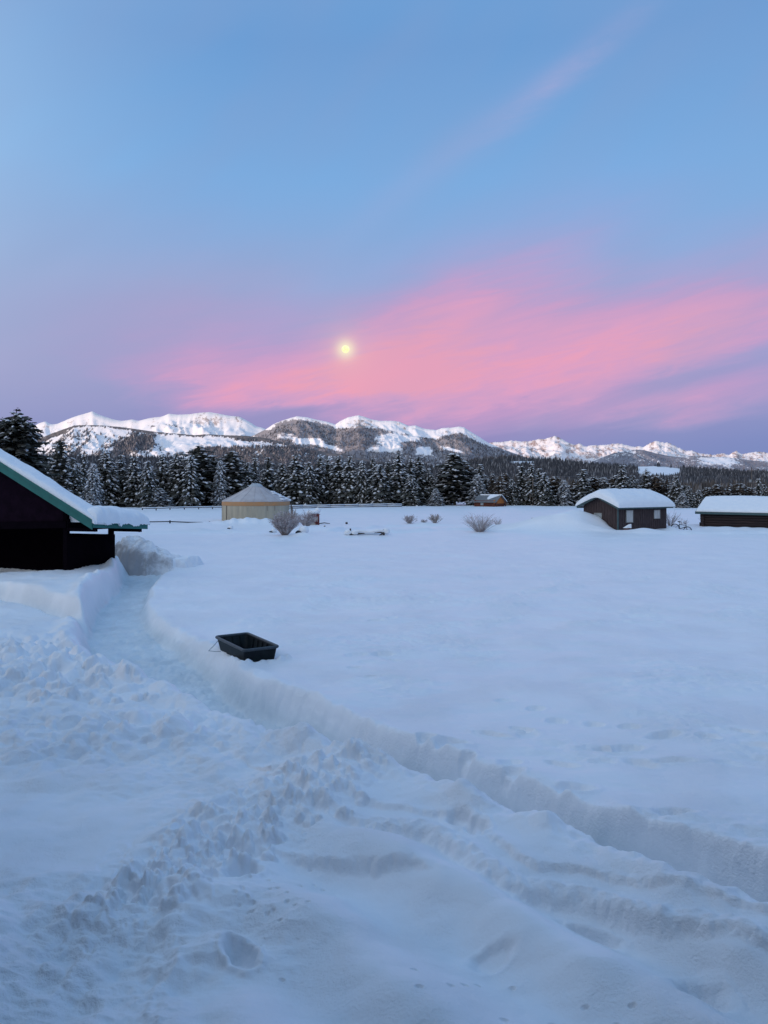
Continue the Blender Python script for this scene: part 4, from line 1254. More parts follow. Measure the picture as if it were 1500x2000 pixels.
# ------------------------------------------------------------------ small orange cabin (far)
def orange_cabin():
    L, W = 4.1, 3.5
    c = P(966, 988, 143)
    ux, uy = .80, -.60
    org = (c.x-ux*L, c.y-uy*L, 0)
    t = thing('small_cabin', 'little orange log cabin with grey roof half sunk in snow by the trees', 'cabin', org, math.atan2(uy, ux))
    ze, zr = 1.05, 2.12
    sl = (zr-ze)/(W/2)
    zfa = lambda v: ze+sl*(W/2-abs(v-W/2))
    rnd = random.Random(3)
    for i in range(8):
        z = -.5+i*.22
        if z > ze: break
        mb = MB(); mb.tube([(-.2, 0, z), (L+.2, 0, z)], .12, 7); mb.build('log', M['red_brown_log'], t)
        mb = MB(); mb.tube([(L, -.2, z+.11), (L, W+.2, z+.11)], .12, 7); mb.build('log', M['honey_log' if i > 4 else 'red_brown_log'], t)
        mb = MB(); mb.tube([(0, -.2, z+.11), (0, W+.2, z+.11)], .12, 7); mb.build('log', M['red_brown_log'], t)
    for i in range(4):
        z = ze+.12+i*.22; hw = (zr-z)/sl-.05
        if hw > .1:
            mb = MB(); mb.tube([(L, W/2-hw, z), (L, W/2+hw, z)], .12, 7); mb.build('gable_log', M['honey_log'], t)
    mb = MB(); mb.box(.05, L-.05, .05, W-.05, -.4, ze)
    mb.add([(L-.02, .05, ze), (L-.02, W-.05, ze), (L-.02, W/2, zr-.06), (.02, .05, ze), (.02, W-.05, ze), (.02, W/2, zr-.06)], [(0, 1, 2), (3, 5, 4), (0, 2, 5, 3), (1, 4, 5, 2)])
    mb.build('wall', M['honey_log'], t)
    ox, oy = .35, .45
    mb = MB()
    for (v0, v1) in ((-oy, W/2), (W/2, W+oy)):
        mb.hexa([(-ox, v0, zfa(v0)), (L+.55, v0, zfa(v0)), (L+.55, v1, zfa(v1)), (-ox, v1, zfa(v1)),
                 (-ox, v0, zfa(v0)+.07), (L+.55, v0, zfa(v0)+.07), (L+.55, v1, zfa(v1)+.07), (-ox, v1, zfa(v1)+.07)])
    mb.build('roof', M['metal_roof'], t)
    # snow remnants: ridge strip, wedge, far slope edge
    mb = MB(); v = W/2
    mb.hexa([(-ox+.5, v-.12, zr), (L+.5, v-.12, zr), (L+.5, v+.4, zr-.1), (-ox+.5, v+.4, zr-.1), (-ox+.5, v-.1, zr+.2), (L+.5, v-.1, zr+.2), (L+.5, v+.35, zr+.12), (-ox+.5, v+.35, zr+.12)])
    z2 = lambda q: zfa(q)+.075
    mb.hexa([(2.2, .55, z2(.55)), (2.5, .35, z2(.35)), (4.2, v-.15, z2(v-.15)), (2.3, v-.15, z2(v-.15)), (2.25, .6, z2(.6)+.16), (2.5, .45, z2(.45)+.16), (4.0, v-.15, z2(v-.15)+.16), (2.35, v-.15, z2(v-.15)+.16)])
    mb.hexa([(L+.3, v+.3, z2(v+.3)), (L+.58, v+.3, z2(v+.3)), (L+.58, W+oy, z2(W+oy)), (L+.3, W+oy, z2(W+oy)), (L+.33, v+.3, z2(v+.3)+.16), (L+.58, v+.3, z2(v+.3)+.16), (L+.58, W+oy, z2(W+oy)+.14), (L+.33, W+oy, z2(W+oy)+.14)])
    mb.build('roof_snow', M['snow'], t)
    for yy in (.0, W):
        mb = MB(); mb.tube([(L+.45, yy, -.3), (L+.45, yy, zfa(yy))], .08, 7); mb.build('porch_post', M['red_brown_log'], t)
    mb = MB(); mb.box(1.2, 1.8, -.16, -.12, .25, .75); mb.build('window', M['glass'], t)
orange_cabin()

# ------------------------------------------------------------------ yurt
def yurt():
    cx, cy = -250/1500*86, 86.0
    t = thing('yurt', 'round canvas tent with beige walls, ochre band and grey cone roof', 'yurt', (cx, cy, 0), 0)
    Rr = 3.72; z0 = -.5; z1 = 1.72; z2 = 2.17
    N = 180
    rnd = random.Random(3)
    def ring(rad, z, fold=0.0, seed=0):
        return [((rad+fold*(0.5*math.sin(a*37+seed)+.5*math.sin(a*61+2*seed)+.6*math.sin(a*13)))*math.cos(a), (rad+fold*(0.5*math.sin(a*37+seed)+.5*math.sin(a*61+2*seed)+.6*math.sin(a*13)))*math.sin(a), z) for a in [2*math.pi*k/N for k in range(N)]]
    def lathe(mb, rings):
        vs = [p for r_ in rings for p in r_]
        fs = [(i*N+k, i*N+(k+1) % N, (i+1)*N+(k+1) % N, (i+1)*N+k) for i in range(len(rings)-1) for k in range(N)]
        mb.add(vs, fs)
    mb = MB(); lathe(mb, [ring(Rr-.02, z0, .035, 1), ring(Rr-.02, .6, .03, 1.2), ring(Rr-.01, z1, .006, 1)]); mb.build('wall', M['canvas'], t, True)
    mb = MB(); lathe(mb, [ring(Rr+.015, z1-.02, .01, 2), ring(Rr+.03, z1+.01, .01, 2), ring(Rr+.03, z2-.04, .004, 2), ring(Rr+.01, z2, 0, 2)]); mb.build('valance', M['ochre'], t, True)
    rr = [(Rr+.05, z2-.03), (Rr+.03, z2+.02), (Rr*.88, z2+.27), (Rr*.7, z2+.60), (Rr*.5, z2+.98), (Rr*.33, z2+1.34), (Rr*.20, z2+1.62)]
    mb = MB(); lathe(mb, [ring(a, b, .012 if 0 < i < 6 else 0, 4) for i, (a, b) in enumerate(rr)]); mb.build('roof', M['roof_cover'], t, True)
    mb = MB(); lathe(mb, [ring(Rr*.225, z2+1.56, 0), ring(Rr*.215, z2+1.62, 0), ring(Rr*.14, z2+1.90, 0), ring(Rr*.05, z2+1.97, 0), ring(.001, z2+1.98, 0)]); mb.build('skylight_dome', M['skylight'], t, True)
    # roof seams, door frame edge, wall seams
    for k in range(16):
        a = 2*math.pi*k/16+.1
        mb = MB(); mb.tube([((q+.012)*math.cos(a), (q+.012)*math.sin(a), b+.012) for q, b in rr[1:]], .018, 4); mb.build('seam', M['roof_cover'], t)
    for k, (pa, rad, col) in enumerate(((-138, .035, 'weathered'), (-165, .02, 'canvas'), (-62, .015, 'weathered'), (-48, .015, 'weathered'), (-95, .012, 'canvas'))):
        a = R(pa)
        top = z1 if k == 0 or k == 1 else z1
        mb = MB(); mb.tube([((Rr+.02)*math.cos(a), (Rr+.02)*math.sin(a), -.2 if k < 2 else z1-.55), ((Rr+.02)*math.cos(a), (Rr+.02)*math.sin(a), top)], rad, 5); mb.build('wall_strap', M[col], t)
    # snow clinging on the right side of the roof
    mb = MB()
    for k in range(26):
        a = R(-22+rnd.uniform(-4, 70)*.9); q = rnd.uniform(.45, 1.0); 
        rad = Rr*q; zz = z2+1.95*(1-q)*.95*(1 if q > .2 else .9)
        mb.blob((rad*math.cos(a), rad*math.sin(a), zz+.03), (.38, .38, .13), k, 7, 4, .25)
    mb.build('roof_snow', M['snow'], t, True)
    mb = MB()
    mb.tube([(Rr+.28, -.5, -.3), (Rr+.28, -.5, 1.9)], .07, 6); mb.tube([(Rr+.34, .1, -.3), (Rr+.34, .1, 1.5)], .06, 6)
    mb.build('door_post', M['bark'], t)
yurt()

# ------------------------------------------------------------------ fences
def rail_fence(label, pts, rails, pr, mat, snow, group=None, name='rail_fence', posth=0.0):
    p0 = pts[0]
    t = thing(name, label, 'fence', p0)
    base = Vector(p0)
    for i, p in enumerate(pts):
        q = Vector(p)-base
        mb = MB(); mb.tube([(q.x, q.y, q.z-(.8 if posth else .10)), (q.x, q.y, q.z+max(rails)+posth)], [.09, .08], 6)
        mb.build('post', M[mat], t)
        if snow: 
            mb = MB(); mb.blob((q.x, q.y, q.z+max(rails)+posth+.05), (.13, .13, .09), i); mb.build('post_snow', M['snow'], t, True)
    for i in range(len(pts)-1):
        a = Vector(pts[i])-base; b = Vector(pts[i+1])-base
        for h in rails:
            mb = MB(); mb.tube([a+Vector((0, -.08, h)), (a+b)/2+Vector((0, -.08, h-.03)), b+Vector((0, -.08, h))], pr, 6); mb.build('rail', M[mat], t)
            if snow:
                mb = MB(); mb.tube([a+Vector((0, -.08, h+pr*1.5)), (a+b)/2+Vector((0, -.08, h+pr*1.5-.03)), b+Vector((0, -.08, h+pr*1.5))], pr*1.15, 6); mb.build('rail_snow', M['snow'], t, True)
    return t
pts = []
for k in range(11):
    px = 508+k*27.6
    d = 128+k*1.6
    py = np.interp(px, [508, 600, 700, 780, 800], [994.0, 993.0, 991.0, 989.5, 992.5])
    pts.append(tuple(P(px, py, d)))
rail_fence('long snow-topped two-rail fence running right from the round tent', pts, (.12, .42), .085, 'weathered', True)
pts = [tuple(P(px, py, d)) for px, py, d in ((278, 995, 118), (305, 995.5, 119), (332, 994.5, 120), (360, 994, 122), (388, 993.5, 124), (415, 993, 126), (440, 993, 128))]
rail_fence('low snow-dusted pole fence under the trees left of the round tent', pts, (.22,), .07, 'weathered', True)
pts = [tuple(P(px, py, 80)) for px, py in ((262, 1019.5), (332, 1019.5), (409, 1021.5), (445, 1022))]
rail_fence('single dark rail with short posts crossing the snow beside the shed roof', pts, (.05,), .06, 'black_paint', False, posth=.12)

# fallen rail and post under snow
t = thing('broken_fence', 'broken wooden rail and posts buried under a roll of snow', 'fence', P(715, 1048, 58.5))
for (a, b, r_) in (((-.75, 0, .22), (1.25, 0, .33), .075), ((1.02, .05, -.1), (1.35, .05, .38), .06), ((.85, -.1, -.05), (1.35, -.1, .26), .05)):
    mb = MB(); mb.tube([a, ((a[0]+b[0])/2, a[1], (a[2]+b[2])/2+.05), b], r_, 7); mb.build('rail', M['weathered'], t)
for (x, h, r_) in ((-1.22, .62, .07), (1.33, .55, .10), (-1.05, .3, .1)):
    mb = MB(); mb.tube([(x, 0, -.4), (x+.03, 0, h)], [r_, r_*.8], 7); mb.build('post', M['weathered'], t)
mb = MB(); mb.add([(-1.3, -.1, -.05), (-.65, -.1, -.05), (-.8, -.1, .12), (-1.25, -.1, .3), (-1.3, .3, -.05), (-.65, .3, -.05), (-.8, .3, .12), (-1.25, .3, .3)], [(0, 1, 2, 3), (4, 7, 6, 5), (0, 3, 7, 4), (3, 2, 6, 7), (1, 5, 6, 2)])
mb.build('stump', M['weathered'], t)
mb = MB()
for k in range(14):
    u = k/13; mb.blob((-.9+2.2*u, .05, .34+.12*math.sin(u*9)*.4+.08*u), (.26, .22, .13), k, 8, 5, .12)
mb.blob((1.55, .05, .42), (.27, .25, .24), 40, 9, 6, .1); mb.blob((-1.35, .1, .3), (.35, .3, .24), 41, 9, 6, .1); mb.blob((-.85, 0, .3), (.3, .25, .18), 42, 9, 6, .1)
mb.build('snow_roll', M['snow'], t, True)

def stub(px, py, label, h=.16, w=.10, name='post_stub'):
    g = G(px, py, 0.0)
    z = hz(g[0], g[1])
    o = thing(name, label, 'post', (g[0], g[1], z))
    mb = MB(); mb.tube([(0, 0, -.3), (0, 0, h)], [w, w*.9], 7); mb.build('wood', M['black_paint'], o)
    mb = MB(); mb.blob((0, 0, h+.03), (w*.9, w*.9, .06), 3); mb.build('snow_cap', M['snow'], o, True)
stub(677, 1023, 'tiny dark post stub poking from open snow right of the red stand', .18, .13)
stub(634, 1035.5, 'smallest dark stub in the snow between bush and broken fence', .08, .08)
stub(1040, 1015, 'left one of two dark stubs on the drift beside the brown cabin', .16, .14)
stub(1056, 1015.5, 'right one of two dark stubs on the drift beside the brown cabin', .12, .10)

def snow_stump(px, py, label, s=1.0):
    g = G(px, py, 0.05); z = hz(g[0], g[1])
    o = thing('stump', label, 'stump', (g[0], g[1], z))
    mb = MB(); mb.blob((-.28*s, 0, .05*s), (.34*s, .3*s, .17*s), 5, 9, 5, .15); mb.build('wood', M['black_paint'], o)
    mb = MB(); mb.blob((.05*s, 0.1, .26*s), (.42*s, .4*s, .33*s), 6, 12, 8, .07); mb.build('snow_cap', M['snow'], o, True)
snow_stump(592, 1046, 'snow-capped stump right of the big frosted bush', .95)
snow_stump(534, 1039, 'dark stump at the left foot of the big frosted bush', .62)
snow_stump(450, 1033, 'low dark lump under snow in front of the round tent', .5)

# ------------------------------------------------------------------ red stand
t = thing('red_stand', 'red painted wooden stand with broken panel under a thick snow cap', 'stand', P(614, 1022, 77), .12)
def part(name, mat, *bx):
    mb = MB()
    for b in bx: mb.box(*b)
    return mb.build(name, M[mat], t)
part('top_board', 'red_paint', (-.65, .50, -.12, -.04, .62, .88))
part('side_board', 'red_paint', (.36, .50, -.13, .30, -.3, .86))
part('back_board', 'red_paint', (-.66, -.58, .1, .3, -.3, .80))
part('bottom_board', 'red_paint', (.10, .50, -.14, -.05, -.1, .28))
mb = MB(); mb.tube([(-1.05, -.15, .62), (.15, -.15, .06)], .075, 6); mb.build('slanted_board', M['red_paint'], t)
part('inner_panel', 'curtain', (-.5, .36, .05, .10, -.2, .62))
part('roof_board', 'red_paint', (-.72, .58, -.2, .4, .88, .93))
mb = MB(); mb.blob((-.12, .08, 1.12), (.66, .40, .22), 2, 14, 8, .08); mb.blob((.34, .05, 1.30), (.30, .30, .27), 3, 10, 7, .08); mb.blob((-.55, .05, 1.03), (.28, .28, .14), 3, 10, 7, .08)
mb.build('snow_cap', M['snow'], t, True)
mb = MB(); mb.tube([(.5, -.1, -.02), (1.0, -.1, .04), (1.55, -.1, -.04)], [.05, .05, .03], 5); mb.build('pole_on_snow', M['weathered'], t)

# ------------------------------------------------------------------ shrubs
def shrub(px, py, h, w, label, seed, n=60, leaf=0, mat='twig', leafmat='dry_leaf', name='shrub'):
    rnd = random.Random(seed)
    g = G(px, py); z = hz(g[0], g[1])-.05
    t = thing(name, label, 'shrub', (g[0], g[1], z))
    st = MB(); lf = MB()
    def leafq(p):
        s = rnd.uniform(.02, .055)
        a = Vector((rnd.uniform(-1, 1), rnd.uniform(-1, 1), rnd.uniform(-1, 1))).normalized()*s
        b = Vector((rnd.uniform(-1, 1), rnd.uniform(-1, 1), rnd.uniform(-1, 1))).normalized()*s
        lf.add([p-a, p+b, p+a, p-b], [(0, 1, 2, 3)])
    for i in range(n):
        a = rnd.uniform(0, 6.28); sp = rnd.uniform(0.1, 1)**.7
        L = h*rnd.uniform(.55, 1.05)
        tip = Vector((math.cos(a)*w*sp, math.sin(a)*w*sp, L*(1-.35*sp*sp)))
        b0 = Vector((math.cos(a)*.12*w*sp, math.sin(a)*.12*w*sp, -.05))
        mid = b0.lerp(tip, .5)+Vector((rnd.uniform(-.1, .1), rnd.uniform(-.1, .1), rnd.uniform(0, .12)*h))
        st.tube([b0, mid, tip], [.013, .010, .004], 3, False)
        for k in range(4):
            u = rnd.uniform(.3, .95)
            p = b0.lerp(mid, u*2) if u < .5 else mid.lerp(tip, u*2-1)
            q = p+Vector((rnd.uniform(-1, 1)+math.cos(a)*.6, rnd.uniform(-1, 1)+math.sin(a)*.6, rnd.uniform(.3, 1.3))).normalized()*h*rnd.uniform(.10, .28)
            st.tube([p, q], [.007, .003], 3, False)
            for _ in range(leaf): leafq(p.lerp(q, rnd.random())+Vector((rnd.uniform(-.04, .04),)*3))
        for _ in range(leaf*2): leafq(mid.lerp(tip, rnd.random()))
    st.build('stems', M[mat], t)
    if leaf:
        lo = lf.build('leaves', M[leafmat], t); lo['kind'] = 'stuff'
    return t
shrub(556, 1046, 1.95, 1.30, 'big greyish leafy bush in front of the round tent', 1, 150, 5, leafmat='frosted_leaf')
shrub(598, 1031, 1.6, 1.15, 'sparser dark-budded bush between tent and red stand', 2, 90, 4, leafmat='frosted_leaf')
shrub(574, 1023, 1.7, .7, 'upright dark twiggy bush against the right wall of the tent', 12, 50, 3)
shrub(937, 1038, 1.75, 1.75, 'wide bare willow bush fanning out alone on the snow', 3, 110, 0)
shrub(972, 1030, 1.1, .7, 'small bare bush touching the right side of the wide willow bush', 13, 30, 0)
shrub(800, 1022, 1.0, .85, 'pale small bush, left one of the pair in mid field', 4, 60, 3, leafmat='frosted_leaf')
shrub(829, 1021, .45, .4, 'tiniest bush between the two mid-field bushes', 14, 20, 2, leafmat='frosted_leaf')
shrub(850, 1022, 1.05, .85, 'straw-coloured bush, right one of the pair in mid field', 5, 60, 2)
shrub(1309, 1030, 1.7, 1.0, 'bare twiggy bush at the right corner of the brown cabin', 6, 40, 0)
shrub(1335, 1026, .9, .7, 'low faint twigs behind the half-buried bicycle', 7, 22, 0)
shrub(1371, 1022, .95, .45, 'thin twigs by the left end of the log cabin', 8, 16, 0)

# ------------------------------------------------------------------ bicycle
def bicycle():
    c = P(1330, 1034, 66.5)
    t = thing('bicycle', 'black bicycle half sunk in snow between the two cabins', 'bicycle', (c.x, c.y, c.z), R(-12))
    t.rotation_euler = (R(-8), R(13), R(-12))
    bk = M['black_paint']
    def wheel(x, z):
        mb = MB(); N = 28; pts = [(x+.33*math.cos(a), 0, z+.33*math.sin(a)) for a in [2*math.pi*k/N for k in range(N)]]
        mb.tube(pts+[pts[0]], .038, 6, False); w_ = mb.build('wheel', bk, t)
        mb = MB()
        for k in range(10):
            a = 2*math.pi*k/10
            mb.tube([(x, 0, z), (x+.31*math.cos(a), 0, z+.31*math.sin(a))], .004, 3, False)
        mb.build('spokes', M['wire'], w_)
        mb = MB(); mb.tube([(x, -.05, z), (x, .05, z)], .03, 8); mb.build('hub', bk, w_)
    wheel(-.50, .02); wheel(.55, .02)
    mb = MB()
    for a, b, r_ in (((-.12, .0), (-.22, .42), .028), ((-.22, .40), (.34, .44), .028), ((-.12, .0), (.36, .34), .034), ((-.50, .02), (-.12, 0), .02), ((-.50, .02), (-.21, .38), .018), ((.33, .52), (.38, .28), .03)):
        mb.tube([(a[0], 0, a[1]), (b[0], 0, b[1])], r_, 6)
    mb.build('frame', bk, t)
    mb = MB()
    for s in (-.05, .05): mb.tube([(.37, s, .32), (.43, s, .18), (.55, s, .02)], .018, 5)
    mb.build('fork', bk, t)
    mb = MB(); mb.tube([(-.22, 0, .40), (-.25, 0, .60)], .016, 6); mb.build('seat_post', bk, t)
    mb = MB(); mb.blob((-.27, 0, .63), (.15, .08, .045), 1, 10, 6, .02); mb.build('saddle', bk, t)
    mb = MB(); mb.tube([(.30, 0, .52), (.29, 0, .60)], .018, 6); mb.tube([(.25, -.3, .66), (.31, -.15, .61), (.31, .15, .61), (.25, .3, .66)], .014, 6); mb.build('handlebar', bk, t)
    mb = MB(); mb.tube([(-.12, -.03, 0), (-.12, .03, 0)], .09, 12); mb.tube([(-.12, .06, 0), (-.05, .06, -.15)], .012, 5); mb.build('crank', bk, t)
bicycle()

# ------------------------------------------------------------------ green-trimmed open shed (left)
def shed():
    t = thing('open_shed', 'dark open-sided shed with teal roof edge and thick snow, left edge', 'shed', (SHED_O[0], SHED_O[1], 0), math.atan2(SHED_U[1], SHED_U[0]))
    XE, YF, YB, YM = 1.62, -.5, 3.0, .45
    RX_ = -4.6                       # ridge
    sl = .515
    z_e = 2.32                       # underside at eave line near
    sag = lambda v: .068*(v-YF)
    zf = lambda u, v: z_e+sl*(XE-np.maximum(u, 2*RX_-u))-.068*(v-YF)
    dk = M['dark_stain']
    XL = 2*RX_-XE
    # roof deck (two slopes)
    mb = MB()
    for (a, b) in ((XL, RX_), (RX_, XE)):
        q = [(a, YF), (b, YF), (b, YM), (a, YM)]
        mb.hexa([(u, v, float(zf(u, v))) for u, v in q]+[(u, v, float(zf(u, v))+.12) for u, v in q])
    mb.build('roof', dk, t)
    for (a, b) in ((XL, RX_), (RX_, XE)):
        mb = MB()
        mb.hexa([(a, YF-.045, float(zf(a, YF))-.18), (b, YF-.045, float(zf(b, YF))-.18), (b, YF, float(zf(b, YF))-.18), (a, YF, float(zf(a, YF))-.18),
                 (a, YF-.045, float(zf(a, YF))+.20), (b, YF-.045, float(zf(b, YF))+.20), (b, YF, float(zf(b, YF))+.20), (a, YF, float(zf(a, YF))+.20)])
        mb.build('rake_board', M['green_trim'], t)
        mb = MB()
        mb.hexa([(a, YF-.075, float(zf(a, YF))+.10), (b, YF-.075, float(zf(b, YF))+.10), (b, YF-.047, float(zf(b, YF))+.10), (a, YF-.047, float(zf(a, YF))+.10),
                 (a, YF-.075, float(zf(a, YF))+.215), (b, YF-.075, float(zf(b, YF))+.215), (b, YF-.047, float(zf(b, YF))+.215), (a, YF-.047, float(zf(a, YF))+.215)])
        mb.build('trim_strip', M['green_trim'], t)
    for xx in (XE, XL-.045):
        mb = MB()
        z0, z1 = float(zf(XE, YF)), float(zf(XE, YB))
        mb.hexa([(xx, YF, z0-.11), (xx+.045, YF, z0-.11), (xx+.045, YB, z1-.11), (xx, YB, z1-.11), (xx, YF, z0+.14), (xx+.045, YF, z0+.14), (xx+.045, YB, z1+.14), (xx, YB, z1+.14)])
        mb.build('eave_board', M['green_trim'], t)
    # snow on the roof
    zs = lambda u, v: z_e+.12+sl*(XE-np.sqrt((u-RX_)**2+.3)-RX_)-.068*(v-YF)
    def droop(X, Y):
        e = sst(XE-.35, XE+.16, X)
        return e*(0.03+0.14*np.maximum(perlin(Y/.33+3, X*0+1.5), 0)+.07*perlin(Y/.12, X*0))
    roof_snow('roof_snow', t, XL, XE+.12, YF-.04, YM+.05, zs, .36, 160, 40, 5.0, .03, 5, droop=None)
    mb = MB(); q = [(XL, YM+.003), (XE, YM+.003), (XE, YB), (XL, YB)]
    mb.hexa([(u, v, 2.32-.068*(v-YF)) for u, v in q]+[(u, v, 2.42-.068*(v-YF)) for u, v in q]); mb.build('roof', dk, t)
    roof_snow('roof_snow', t, -3.0, XE+.08, .14, YB+.12, lambda u, v: 2.44-.068*(v-YF)+.0*u, .68, 120, 60, 4.0, .035, 5, droop=droop)
    roof_snow('roof_snow', t, .95, XE+.165, YF+.02, 1.3, lambda u, v: 2.44-.068*(v-YF)+.0*u, .60, 50, 50, 3.2, .03, 6, droop=droop)
    # posts, beams, walls
    def bx(name, *b, m=dk):
        mb = MB(); mb.box(*b); return mb.build(name, m, t)
    for (x, y) in ((-.09, 0), (-.09, 2.78), (-9.1, 0), (-9.1, 2.78)):
        bx('post', x-.09, x+.09, y-.0, y+.18, -.6, float(zf(x, y)))
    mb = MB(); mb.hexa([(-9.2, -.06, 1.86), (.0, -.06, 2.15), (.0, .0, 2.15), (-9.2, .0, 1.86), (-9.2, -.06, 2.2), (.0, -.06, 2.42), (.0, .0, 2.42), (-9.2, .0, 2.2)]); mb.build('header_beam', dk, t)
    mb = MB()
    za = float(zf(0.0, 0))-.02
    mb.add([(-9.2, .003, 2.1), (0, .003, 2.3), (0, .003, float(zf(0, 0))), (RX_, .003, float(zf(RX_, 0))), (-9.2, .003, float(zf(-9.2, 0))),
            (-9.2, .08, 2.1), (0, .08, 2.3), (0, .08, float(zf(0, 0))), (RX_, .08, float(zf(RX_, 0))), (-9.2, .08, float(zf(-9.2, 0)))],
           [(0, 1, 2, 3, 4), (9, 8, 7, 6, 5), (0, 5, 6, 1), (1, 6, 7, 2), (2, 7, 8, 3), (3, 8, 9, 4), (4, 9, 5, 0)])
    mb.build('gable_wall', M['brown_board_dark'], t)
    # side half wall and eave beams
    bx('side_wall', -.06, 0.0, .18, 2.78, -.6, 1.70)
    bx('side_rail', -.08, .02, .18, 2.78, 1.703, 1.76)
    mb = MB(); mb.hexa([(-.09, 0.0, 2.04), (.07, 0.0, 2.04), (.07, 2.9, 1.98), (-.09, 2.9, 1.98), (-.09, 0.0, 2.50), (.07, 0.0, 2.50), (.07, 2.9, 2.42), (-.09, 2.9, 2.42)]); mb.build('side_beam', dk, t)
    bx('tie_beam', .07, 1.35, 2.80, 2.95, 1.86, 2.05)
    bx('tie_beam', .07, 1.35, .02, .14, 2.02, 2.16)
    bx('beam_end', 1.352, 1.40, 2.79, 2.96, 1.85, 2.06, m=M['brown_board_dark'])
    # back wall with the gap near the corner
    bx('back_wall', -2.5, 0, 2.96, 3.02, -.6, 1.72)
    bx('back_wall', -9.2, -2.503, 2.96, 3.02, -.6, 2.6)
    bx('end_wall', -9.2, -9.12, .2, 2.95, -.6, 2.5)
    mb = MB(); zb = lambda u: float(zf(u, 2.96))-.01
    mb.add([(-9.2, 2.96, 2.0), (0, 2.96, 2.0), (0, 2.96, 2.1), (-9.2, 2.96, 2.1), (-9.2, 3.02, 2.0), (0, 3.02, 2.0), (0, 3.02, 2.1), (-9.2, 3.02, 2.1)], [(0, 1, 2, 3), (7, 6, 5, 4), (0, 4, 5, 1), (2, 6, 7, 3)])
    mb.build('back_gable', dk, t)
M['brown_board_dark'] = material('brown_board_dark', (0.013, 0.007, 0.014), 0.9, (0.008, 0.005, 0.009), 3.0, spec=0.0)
shed()
for i, (a, b, r_) in enumerate((((-3.0, .35), (-1.9, .30), 0), ((-2.6, .5), (-1.35, .42), 0.05))):
    p = SHED_O+SHED_U*a[0]+SHED_V*a[1]; q = SHED_O+SHED_U*b[0]+SHED_V*b[1]
    mb = MB(); mb.tube([(p[0], p[1], .12+r_), (q[0], q[1], .30+r_)], .04, 4)
    simple('plank', mb, 'lumber', ('left one' if i == 0 else 'right one')+' of two orange-brown planks lying inside the dark shed', 'plank')

# dirty snow bank beside the shed
def snow_bank():
    def mound(name, cx, cy, rx, ry, topf, mat, label, nu=120, nv=90):
        U, V_ = np.meshgrid(np.linspace(-1, 1, nu), np.linspace(-1, 1, nv))
        X = U*rx; Y = V_*ry
        wx, wy = X+cx, Y+cy
        q = np.sqrt(U**2+V_**2)+.10*perlin(wx/.6, wy/.6)+.05*perlin(wx/.2, wy/.2)
        e = sst(1.0, .55, q)
        Z = -1.0+(1.0+topf(X, Y, wx, wy))*e
        me = fast_mesh(name, np.stack([X, Y, Z], -1).reshape(-1, 3), grid_faces(nv, nu), M[mat])
        o = link(bpy.data.objects.new(name, me))
        o.location = (cx, cy, 0)
        tag(o, label, 'snow bank')
    c = G(283, 1112)
    def top1(X, Y, wx, wy):
        h = 1.42*sst(1.9, -1.5, X)**.8
        h = h*(.70+.30*np.exp(-((Y-.1)/.9)**2))+.12*fbm(wx/.8, wy/.8, 3)+.16*lumps(wx, wy, .8, 3)+.12*lumps(wx, wy, .3, 5)+.05*lumps(wx, wy, .12, 6)-.08
        return h
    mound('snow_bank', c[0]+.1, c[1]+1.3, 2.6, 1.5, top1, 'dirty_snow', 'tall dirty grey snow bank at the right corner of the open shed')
    c2 = G(335, 1108)
    def top2(X, Y, wx, wy):
        return .36+.13*X+.10*perlin(wx/.6, wy/.6)+.20*lumps(wx, wy, .5, 9)*sst(.6, -.6, X)
    mound('snow_shelf', c2[0], c2[1]+.6, 1.75, 1.5, top2, 'snow', 'low shovelled shelf of clean snow running right from the dirty bank')
snow_bank()

